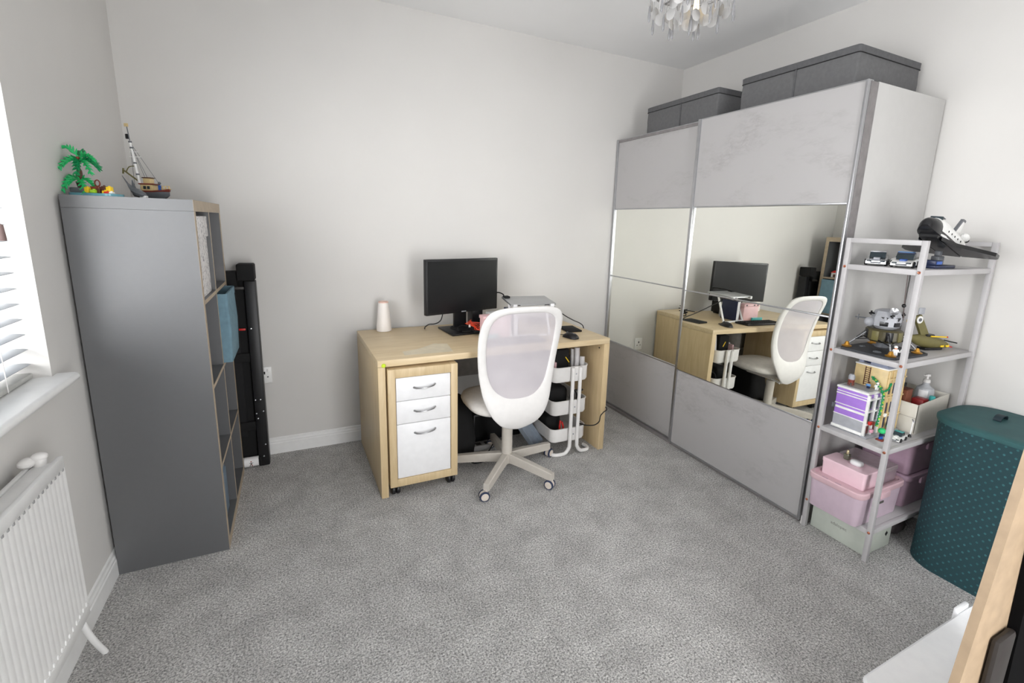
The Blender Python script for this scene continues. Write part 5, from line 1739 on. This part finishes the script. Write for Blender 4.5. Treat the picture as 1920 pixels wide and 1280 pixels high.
MB().box(hx0 - 0.004, 3.052, hy1 + 0.004, hy0 + 0.002, HZ2 + 0.1962, HZ2 + 0.206, 0.001).build('parapet', T_WHITE, th)
MB().box(hx0 + 0.010, 3.045, hy1 + 0.014, hy0 - 0.008, HZ2 + 0.2062, HZ2 + 0.208).build('roof_deck', T_LGREY, th)
for x in (hx0 - 0.001, hx0 + 0.048, hx0 + 0.096):
    MB().box(x, x + 0.010, hy1 - 0.004, hy1 + 0.0078, b0, HZ2 + 0.1958, 0.001).build('white_pillar', T_WHITE, th)
for z_ in (b0 + 0.05, b0 + 0.11, b0 + 0.165):
    MB().box(hx0 + 0.0, 3.052, hy1 - 0.007, hy1 + 0.006, z_, z_ + 0.007, 0.001).build('side_ledge', T_WHITE, th)
for x in (hx0 + 0.014, hx0 + 0.062):
    for z_, h_ in ((b0 + 0.005, 0.038), (b0 + 0.064, 0.040), (b0 + 0.122, 0.038)):
        MB().box(x, x + 0.028, hy1 + 0.003, hy1 + 0.0076, z_, z_ + h_, 0.001).build('window', T_RBROWN if h_ < 0.0385 and z_ < b0 + 0.02 else T_GLASS, th)
m = MB()
m.box(3.0525, 3.195, hy1 - 0.004, hy0 - 0.004, b0, HZ2 + 0.300, 0.0005)
m.build('tan_tower', T_TAN, th)
for x in (3.060, 3.092, 3.124, 3.156, 3.184):
    MB().box(x, x + 0.008, hy1 - 0.010, hy1 - 0.0042, b0, HZ2 + 0.296, 0.001).build('tan_column', T_TAN, th)
for z_ in (b0 + 0.075, b0 + 0.165, b0 + 0.25):
    MB().box(3.053, 3.197, hy1 - 0.013, hy1 - 0.0042, z_, z_ + 0.006, 0.001).build('tan_ledge', T_TAN, th)
for x in (3.071, 3.103, 3.135, 3.167):
    for z_ in (b0 + 0.02, b0 + 0.09, b0 + 0.18):
        MB().box(x, x + 0.018, hy1 - 0.0065, hy1 - 0.0038, z_, z_ + 0.05, 0.001).build('window', T_DBLUE, th)
MB().box(3.050, 3.198, hy1 - 0.006, hy0 - 0.002, HZ2 + 0.3002, HZ2 + 0.306, 0.001).build('cornice', T_WHITE, th)
m = MB()
m.prism([(-1.895, HZ2 + 0.3062), (hy1, HZ2 + 0.3062), (hy1 + 0.02, HZ2 + 0.340), (-1.90, HZ2 + 0.340)], 3.06, 3.19, 'x')
m.build('slate_roof', mat('toy_sand_blue', (140, 146, 166), 0.4), th)
MB().box(3.065, 3.10, -1.862, hy0 - 0.008, HZ2 + 0.3062, HZ2 + 0.332, 0.001).build('chimney_block', mat('toy_sand_blue', (140, 146, 166), 0.4), th)
MB().box(3.08, 3.17, -1.893, -1.868, HZ2 + 0.3062, HZ2 + 0.326, 0.001).build('roof_recess', T_DBLUE, th)
m = MB()
lx = 3.0500
for y in (-1.884, -1.904):
    m.box(lx, lx + 0.0022, y - 0.0016, y + 0.0016, HZ2 + 0.21, HZ2 + 0.296)
for i in range(9):
    m.box(lx, lx + 0.0022, -1.904, -1.884, HZ2 + 0.214 + i * 0.0095, HZ2 + 0.2165 + i * 0.0095)
m.build('ladder', T_BROWN, th)
m = MB()
m.cyl((2.985, -1.866, HZ2 + 0.222), (2.985, -1.866, HZ2 + 0.236), 0.013, n=14)
for a in range(6):
    m.tube([(2.985 + 0.011 * math.cos(a * PI / 3), -1.866 + 0.011 * math.sin(a * PI / 3), HZ2 + 0.2085), (2.985 + 0.011 * math.cos(a * PI / 3), -1.866 + 0.011 * math.sin(a * PI / 3), HZ2 + 0.224)], 0.002, 6)
tk = m.build('water_tank', T_RBROWN, th)
MB().lathe([(0.0135, HZ2 + 0.2362), (0.0135, HZ2 + 0.252), (0.011, HZ2 + 0.256), (0.009, HZ2 + 0.261), (0, HZ2 + 0.261)], (2.985, -1.866, 0), 16).build('tank_lid', T_LGREY, tk)
m = MB()
m.box(2.935, 2.943, -1.838, -1.833, b0 + 0.09, b0 + 0.112)
m.box(2.935, 2.943, -1.832, -1.826, b0 + 0.088, b0 + 0.110)
m.build('balcony_bracket', T_DGREY, th)
vn = MB()
vp = smooth_path([(3.035, -1.925, HZ2 + 0.258), (3.035, -1.95, HZ2 + 0.235), (3.025, -1.982, HZ2 + 0.20), (3.022, -1.986, HZ2 + 0.15), (3.018, -1.986, HZ2 + 0.10), (3.010, -1.986, HZ2 + 0.055)], 4)
vn.tube(vp, 0.0025, 6)
for i, p in enumerate(vp):
    for s_ in (-1, 1):
        vn.ball((p.x + s_ * 0.006, p.y - 0.002, p.z + random.uniform(-0.003, 0.003)), 0.0055, 0, 8, (1, 0.6, 0.8))
for p in smooth_path([(3.03, -1.975, HZ2 + 0.205), (3.055, -1.985, HZ2 + 0.215), (3.07, -1.986, HZ2 + 0.24)], 3):
    vn.ball((p.x, p.y, p.z), 0.0065, 0, 8, (1, 0.7, 0.8))
vine = vn.build('vine', T_DGREEN, th)
for i in range(2, len(vp), 3):
    MB().ball((vp[i].x - 0.003, vp[i].y - 0.006, vp[i].z), 0.0042, 0, 8).build('blossom', (T_YEL, T_ORANGE, T_LIME)[i % 3], vine)
for x, z_, c_ in ((2.965, HZ2 + 0.062, T_RED), (2.985, HZ2 + 0.06, T_RBROWN), (3.07, HZ2 + 0.085, T_WHITE), (2.985, HZ2 + 0.022, T_PINK)):
    MB().box(x - 0.008, x + 0.008, hy1 - 0.018, hy1 - 0.0045, z_, z_ + 0.016, 0.003).build('flower_box', c_, th)
figure('tiny dark haired toy figure on the roof of the purple toy house', (3.015, -1.925, HZ2 + 0.208), PI, T_DBLUE, mat('toy_sky_blue', (110, 160, 220), 0.3), T_TAN, T_BROWN, 0.85)
figure('tiny white toy bride figure near the roof corner of the purple house', (3.03, -1.953, HZ2 + 0.208), PI + 0.5, T_WHITE, T_WHITE, T_PINK, T_WHITE, 0.95)
fg = figure('tiny toy figure with a round green top by the front shelf post', (2.995, -2.020, HZ2 + 0.006), PI + 1.2, T_BLUE, T_DBLUE, T_YEL, T_DGREEN, 1.05)
MB().ball((2.995, -2.020, HZ2 + 0.045), 0.0155, 0, 14, (1, 1, 0.85)).build('green_canopy', T_GREEN, fg)
MB().box(2.982, 3.008, -2.034, -2.006, HZ2 + 0.0004, HZ2 + 0.0062, 0.001).build('stand', T_RBROWN, fg)
bu = thing('toy_bush', 'round green toy bush behind the small white car', 'toy', (3.09, -2.005, HZ2))
MB().cyl((3.09, -2.005, HZ2 + 0.0005), (3.09, -2.005, HZ2 + 0.030), 0.0035, n=8).build('stem', T_BROWN, bu)
MB().ball((3.09, -2.005, HZ2 + 0.042), 0.016, 0, 12, (1, 1, 0.85)).build('leaves', T_GREEN, bu)
toy_car('toy_city_car', 'white toy car with a teal roof on the third shelf', (3.075, -2.048, HZ2), PI + 0.10, T_WHITE, T_TEAL, T_WHITE, 0.95, 0.088, 0.042)
lp_ = thing('toy_lamp_post', 'thin white toy lamp post beside the white toy car', 'toy', (3.165, -2.052, HZ2))
MB().lathe([(0, HZ2 + 0.0005), (0.007, HZ2 + 0.0005), (0.006, HZ2 + 0.006), (0.003, HZ2 + 0.014), (0, HZ2 + 0.014)], (3.165, -2.052, 0), 12).build('foot', T_BLACK, lp_)
MB().cyl((3.165, -2.052, HZ2 + 0.012), (3.170, -2.052, HZ2 + 0.076), 0.0032, n=8).build('post', T_WHITE, lp_)
MB().tube([(3.158, -2.060, HZ2 + 0.076), (3.182, -2.044, HZ2 + 0.078)], 0.003, 8).build('arm', T_LGREY, lp_)

# organiser box with bottles
og = thing('storage_organiser', 'beige open storage box on the third shelf holding bottles', 'box', (3.35, -1.94, HZ2))
ox0, ox1, oy0, oy1 = 3.212, 3.474, -2.046, -1.825
bm_beige = mat('beige_plastic', (216, 212, 202), 0.5, var=0.01)
m = MB()
m.box(ox0, ox1, oy0, oy1, HZ2 + 0.0005, HZ2 + 0.005)
m.box(ox0, ox0 + 0.004, oy0, oy1, HZ2 + 0.005, HZ2 + 0.140, 0.001)
m.prism([(ox0, HZ2 + 0.005), (ox1, HZ2 + 0.005), (ox1, HZ2 + 0.162), (ox0, HZ2 + 0.140)], oy0, oy0 + 0.004, 'y')
m.prism([(ox0, HZ2 + 0.005), (ox1, HZ2 + 0.005), (ox1, HZ2 + 0.162), (ox0, HZ2 + 0.140)], oy1 - 0.004, oy1, 'y')
m.box(ox1 - 0.004, ox1, oy0, oy1, HZ2 + 0.005, HZ2 + 0.160, 0.001)
m.build('body', bm_beige, og)
MB().box(ox0 - 0.0012, ox0 + 0.001, oy0 + 0.004, oy1 - 0.004, HZ2 + 0.074, HZ2 + 0.077).build('front_groove', mat('beige_line', (176, 172, 164), 0.6), og)
pb = thing('pump_bottle', 'clear white pump bottle with a white label in the beige box', 'bottle', (3.40, -1.975, HZ2 + 0.005))
bx_, by_ = 3.405, -1.975
MB().lathe([(0, HZ2 + 0.0055), (0.034, HZ2 + 0.0055), (0.037, HZ2 + 0.012), (0.037, HZ2 + 0.162), (0.033, HZ2 + 0.178), (0.018, HZ2 + 0.190), (0.013, HZ2 + 0.195), (0.013, HZ2 + 0.205), (0, HZ2 + 0.205)], (bx_, by_, 0), 28).build('body', mat('frosted_plastic', (214, 217, 222), 0.2, trans=0.35), pb)
m = MB()
m.lathe([(0, HZ2 + 0.2052), (0.015, HZ2 + 0.2052), (0.014, HZ2 + 0.219), (0.005, HZ2 + 0.223), (0.005, HZ2 + 0.235), (0.012, HZ2 + 0.237), (0.011, HZ2 + 0.246), (0, HZ2 + 0.247)], (bx_, by_, 0), 20)
m.box(bx_ - 0.028, bx_, by_ - 0.005, by_ + 0.005, HZ2 + 0.238, HZ2 + 0.245, 0.002)
m.build('pump', M_PLW, pb)
m = MB()
rr_ = 0.0375
vs = []
for i in range(9):
    a = PI - 0.25 + 1.0 * (i / 8)
    vs.append((bx_ + rr_ * math.cos(a), by_ + rr_ * math.sin(a)))
poly = vs + [(bx_ + (x - bx_) * 0.985, by_ + (y - by_) * 0.985) for x, y in reversed(vs)]
m.prism(poly, HZ2 + 0.07, HZ2 + 0.172, 'z')
m.build('label_paper', M_WHITE, pb)
br_ = thing('brown_carton', 'brown carton standing in the beige box near its front', 'box', (3.26, -1.945, HZ2 + 0.005))
MB().box(3.235, 3.285, -1.98, -1.92, HZ2 + 0.0055, HZ2 + 0.185, 0.002).build('body', mat('brown_card', (124, 72, 52), 0.6), br_)
MB().box(3.234, 3.286, -1.981, -1.919, HZ2 + 0.1852, HZ2 + 0.190, 0.001).build('flap', mat('brown_card_dark', (104, 60, 46), 0.6), br_)
solo(MB().box(3.292, 3.345, -2.025, -1.975, HZ2 + 0.0055, HZ2 + 0.146, 0.006), 'red_carton', mat('deep_red', (140, 30, 32), 0.45), 'deep red carton in the beige box below the bottle', 'box', (3.32, -2.0, HZ2 + 0.005))
ta = thing('teal_tube', 'small bottle with a teal cap at the rim of the beige box', 'bottle', (3.352, -2.033, HZ2 + 0.005))
MB().lathe([(0, HZ2 + 0.0055), (0.011, HZ2 + 0.0055), (0.011, HZ2 + 0.135), (0, HZ2 + 0.135)], (3.358, -2.028, 0), 16).build('body', M_PLW, ta)
MB().lathe([(0.0115, HZ2 + 0.1352), (0.0115, HZ2 + 0.157), (0.009, HZ2 + 0.160), (0, HZ2 + 0.160)], (3.358, -2.028, 0), 16).build('cap', T_TEAL, ta)
solo(MB().lathe([(0, HZ2 + 0.0055), (0.014, HZ2 + 0.0055), (0.014, HZ2 + 0.165), (0.007, HZ2 + 0.18), (0.007, HZ2 + 0.2), (0, HZ2 + 0.2)], (3.315, -1.93, 0), 16), 'dark_bottle', M_BLACK,
     'slim dark bottle between the brown carton and the pump bottle', 'bottle', (3.315, -1.93, HZ2 + 0.005))

# ------------------------------------------------------------------ fourth shelf: pink tubs and boxes
TB0 = SHZ[0]


def tub(name, label, x0, x1, y0, y1, z0, z1, cm, lm, group=None):
    t_ = thing(name, label, 'tub', ((x0 + x1) / 2, (y0 + y1) / 2, z0), 0, group)
    ins = 0.018
    m_ = MB()
    m_.loft([rrect(x0 + ins, x1 - ins, y0 + ins, y1 - ins, 0.02, z0 + 0.0006), rrect(x0 + ins - 0.003, x1 - ins + 0.003, y0 + ins - 0.003, y1 - ins + 0.003, 0.024, z0 + 0.008), rrect(x0 + 0.008, x1 - 0.008, y0 + 0.008, y1 - 0.008, 0.03, z1 - 0.026)])
    m_.build('body', cm, t_)
    m_ = MB()
    m_.loft([rrect(x0 + 0.003, x1 - 0.003, y0 + 0.003, y1 - 0.003, 0.034, z1 - 0.028), rrect(x0, x1, y0, y1, 0.036, z1 - 0.022), rrect(x0, x1, y0, y1, 0.036, z1 - 0.004), rrect(x0 + 0.004, x1 - 0.004, y0 + 0.004, y1 - 0.004, 0.034, z1),
             rrect(x0 + 0.016, x1 - 0.016, y0 + 0.016, y1 - 0.016, 0.026, z1), rrect(x0 + 0.020, x1 - 0.020, y0 + 0.020, y1 - 0.020, 0.024, z1 - 0.010)])
    m_.build('lid', lm, t_)
    MB().box(lerp(x0, x1, 0.42), lerp(x0, x1, 0.62), y0 - 0.004, y0 + 0.006, z1 - 0.050, z1 - 0.018, 0.003).build('clip', lm, t_)
    return t_


t1 = tub('storage_tub', 'pink lidded storage tub sticking out of the lowest metal shelf', 2.846, 3.200, -2.064, -1.814, TB0, 0.318, M_TUB, M_TUBLID)
MB().box(3.0, 3.045, -2.0565, -2.048, 0.236, 0.246, 0.001).build('grip_slot', M_INK, t1)
for y in (-1.895, -1.955):
    MB().box(2.851, 2.856, y - 0.014, y + 0.014, 0.3165, 0.3188, 0.0005).build('lid_mark', M_MAUVE, t1)
tub('storage_tub', 'mauve storage tub at the back of the lowest metal shelf', 3.222, 3.478, -2.060, -1.816, TB0, 0.318, M_MAUVE, M_MAUVE, None)
tub('storage_tub', 'mauve storage tub stacked on another below the toy house shelf', 3.222, 3.478, -2.060, -1.816, 0.318, 0.492, M_MAUVE, M_MAUVE, None)


def lidbox(name, label, x0, x1, y0, y1, z0, z1, bmat, lmat):
    t_ = thing(name, label, 'box', ((x0 + x1) / 2, (y0 + y1) / 2, z0))
    m_ = MB()
    m_.loft([rrect(x0 + 0.004, x1 - 0.004, y0 + 0.004, y1 - 0.004, 0.010, z0 + 0.0006), rrect(x0 + 0.002, x1 - 0.002, y0 + 0.002, y1 - 0.002, 0.012, z1 - 0.018)])
    m_.build('body', bmat, t_)
    m_ = MB()
    m_.loft([rrect(x0, x1, y0, y1, 0.013, z1 - 0.0175), rrect(x0, x1, y0, y1, 0.013, z1 - 0.003), rrect(x0 + 0.003, x1 - 0.003, y0 + 0.003, y1 - 0.003, 0.011, z1)])
    m_.build('lid', lmat, t_)
    return t_


ZB = 0.3085
M_PINKB = mat('baby_pink', (236, 204, 214), 0.4, var=0.01, coat=0.15)
lidbox('trinket_box', 'pale pink lidded box on the front tub, with a white case on it', 2.905, 3.020, -2.034, -1.838, ZB, 0.388, M_PINKB, M_PINKB)
lidbox('trinket_box', 'greyish mauve lidded box behind the pale pink box', 3.034, 3.172, -2.034, -1.838, ZB, 0.384, mat('dusky_mauve', (150, 132, 140), 0.3, coat=0.4), mat('dusky_mauve_lid', (160, 146, 150), 0.2, coat=0.5))
ap = thing('earbud_case', 'white rounded earbud case on the pale pink box', 'case', (2.962, -1.958, 0.388))
m = MB()
m.loft([[(x, y, z) for x, y, z in rrect(2.945 + i, 2.985 - i, -1.986 + i, -1.934 - i, 0.016 - i * 0.5, z)] for i, z in ((0.006, 0.3885), (0.001, 0.393), (0.0, 0.400))])
m.build('base', M_WHITE, ap, smooth=60)
m = MB()
m.loft([[(x, y, z) for x, y, z in rrect(2.945 + i, 2.985 - i, -1.986 + i, -1.934 - i, 0.016 - i * 0.5, z)] for i, z in ((0.0, 0.4004), (0.002, 0.407), (0.008, 0.4105))])
m.build('lid', M_WHITE, ap, smooth=60)
pf = thing('perfume_bottle', 'little glass perfume bottle beside the white case on the pink box', 'bottle', (2.985, -1.905, 0.388))
MB().box(2.972, 2.996, -1.918, -1.894, 0.3885, 0.416, 0.004).build('glass', mat('olive_glass', (150, 150, 132), 0.08, trans=0.6), pf)
MB().lathe([(0, 0.4162), (0.006, 0.4162), (0.006, 0.432), (0.004, 0.435), (0, 0.435)], (2.984, -1.906, 0), 14).build('stopper', mat('champagne_metal', (212, 196, 160), 0.3, 0.6), pf)

# ------------------------------------------------------------------ under the metal shelf
sb = thing('sage_box', 'pale sage cardboard box with faint lettering under the metal shelf', 'box', (3.04, -1.94, 0))
MB().box(2.938, 3.140, -2.066, -1.816, 0.001, 0.126, 0.003).build('body', M_SAGE, sb)
m = MB()
m.prism([(3.088, 0.070), (3.100, 0.056), (3.112, 0.070), (3.100, 0.084)], -2.0665, -2.0655, 'y')
m.build('diamond_hole', M_BLACK, sb)
cu = bpy.data.curves.new('lettering', 'FONT')
cu.body = 'adalopec'
cu.size = 0.021
cu.extrude = 0.0003
cu.align_x = 'CENTER'
tmp = bpy.data.objects.new('lettering_curve', cu)
me = bpy.data.meshes.new_from_object(tmp)
bpy.data.objects.remove(tmp)
me.transform(Matrix.Translation((2.9374, -1.945, 0.070)) @ Matrix.Rotation(-PI / 2, 4, 'Z') @ Matrix.Rotation(PI / 2, 4, 'X'))
me.transform(ROOTM[sb.name].inverted())
me.materials.append(mat('faint_ink', (146, 146, 140), 0.7))
lo = bpy.data.objects.new('lettering', me)
COL.objects.link(lo)
lo.parent = sb
pg = MB()
rings = []
for z_, s_ in ((0.001, 1.0), (0.03, 1.08), (0.07, 0.9), (0.10, 0.55), (0.115, 0.25)):
    rings.append([(3.30 + 0.075 * s_ * math.cos(a * PI / 8) * (1 + 0.14 * math.sin(3 * a)), -1.96 + 0.085 * s_ * math.sin(a * PI / 8) * (1 + 0.12 * math.cos(5 * a)), z_) for a in range(16)])
pg.loft(rings)
solo(pg, 'carrier_bag', mat('grey_translucent_bag', (120, 112, 116), 0.35, trans=0.2), 'crumpled grey plastic bag behind the sage box', 'bag', (3.30, -1.96, 0), smooth=50)
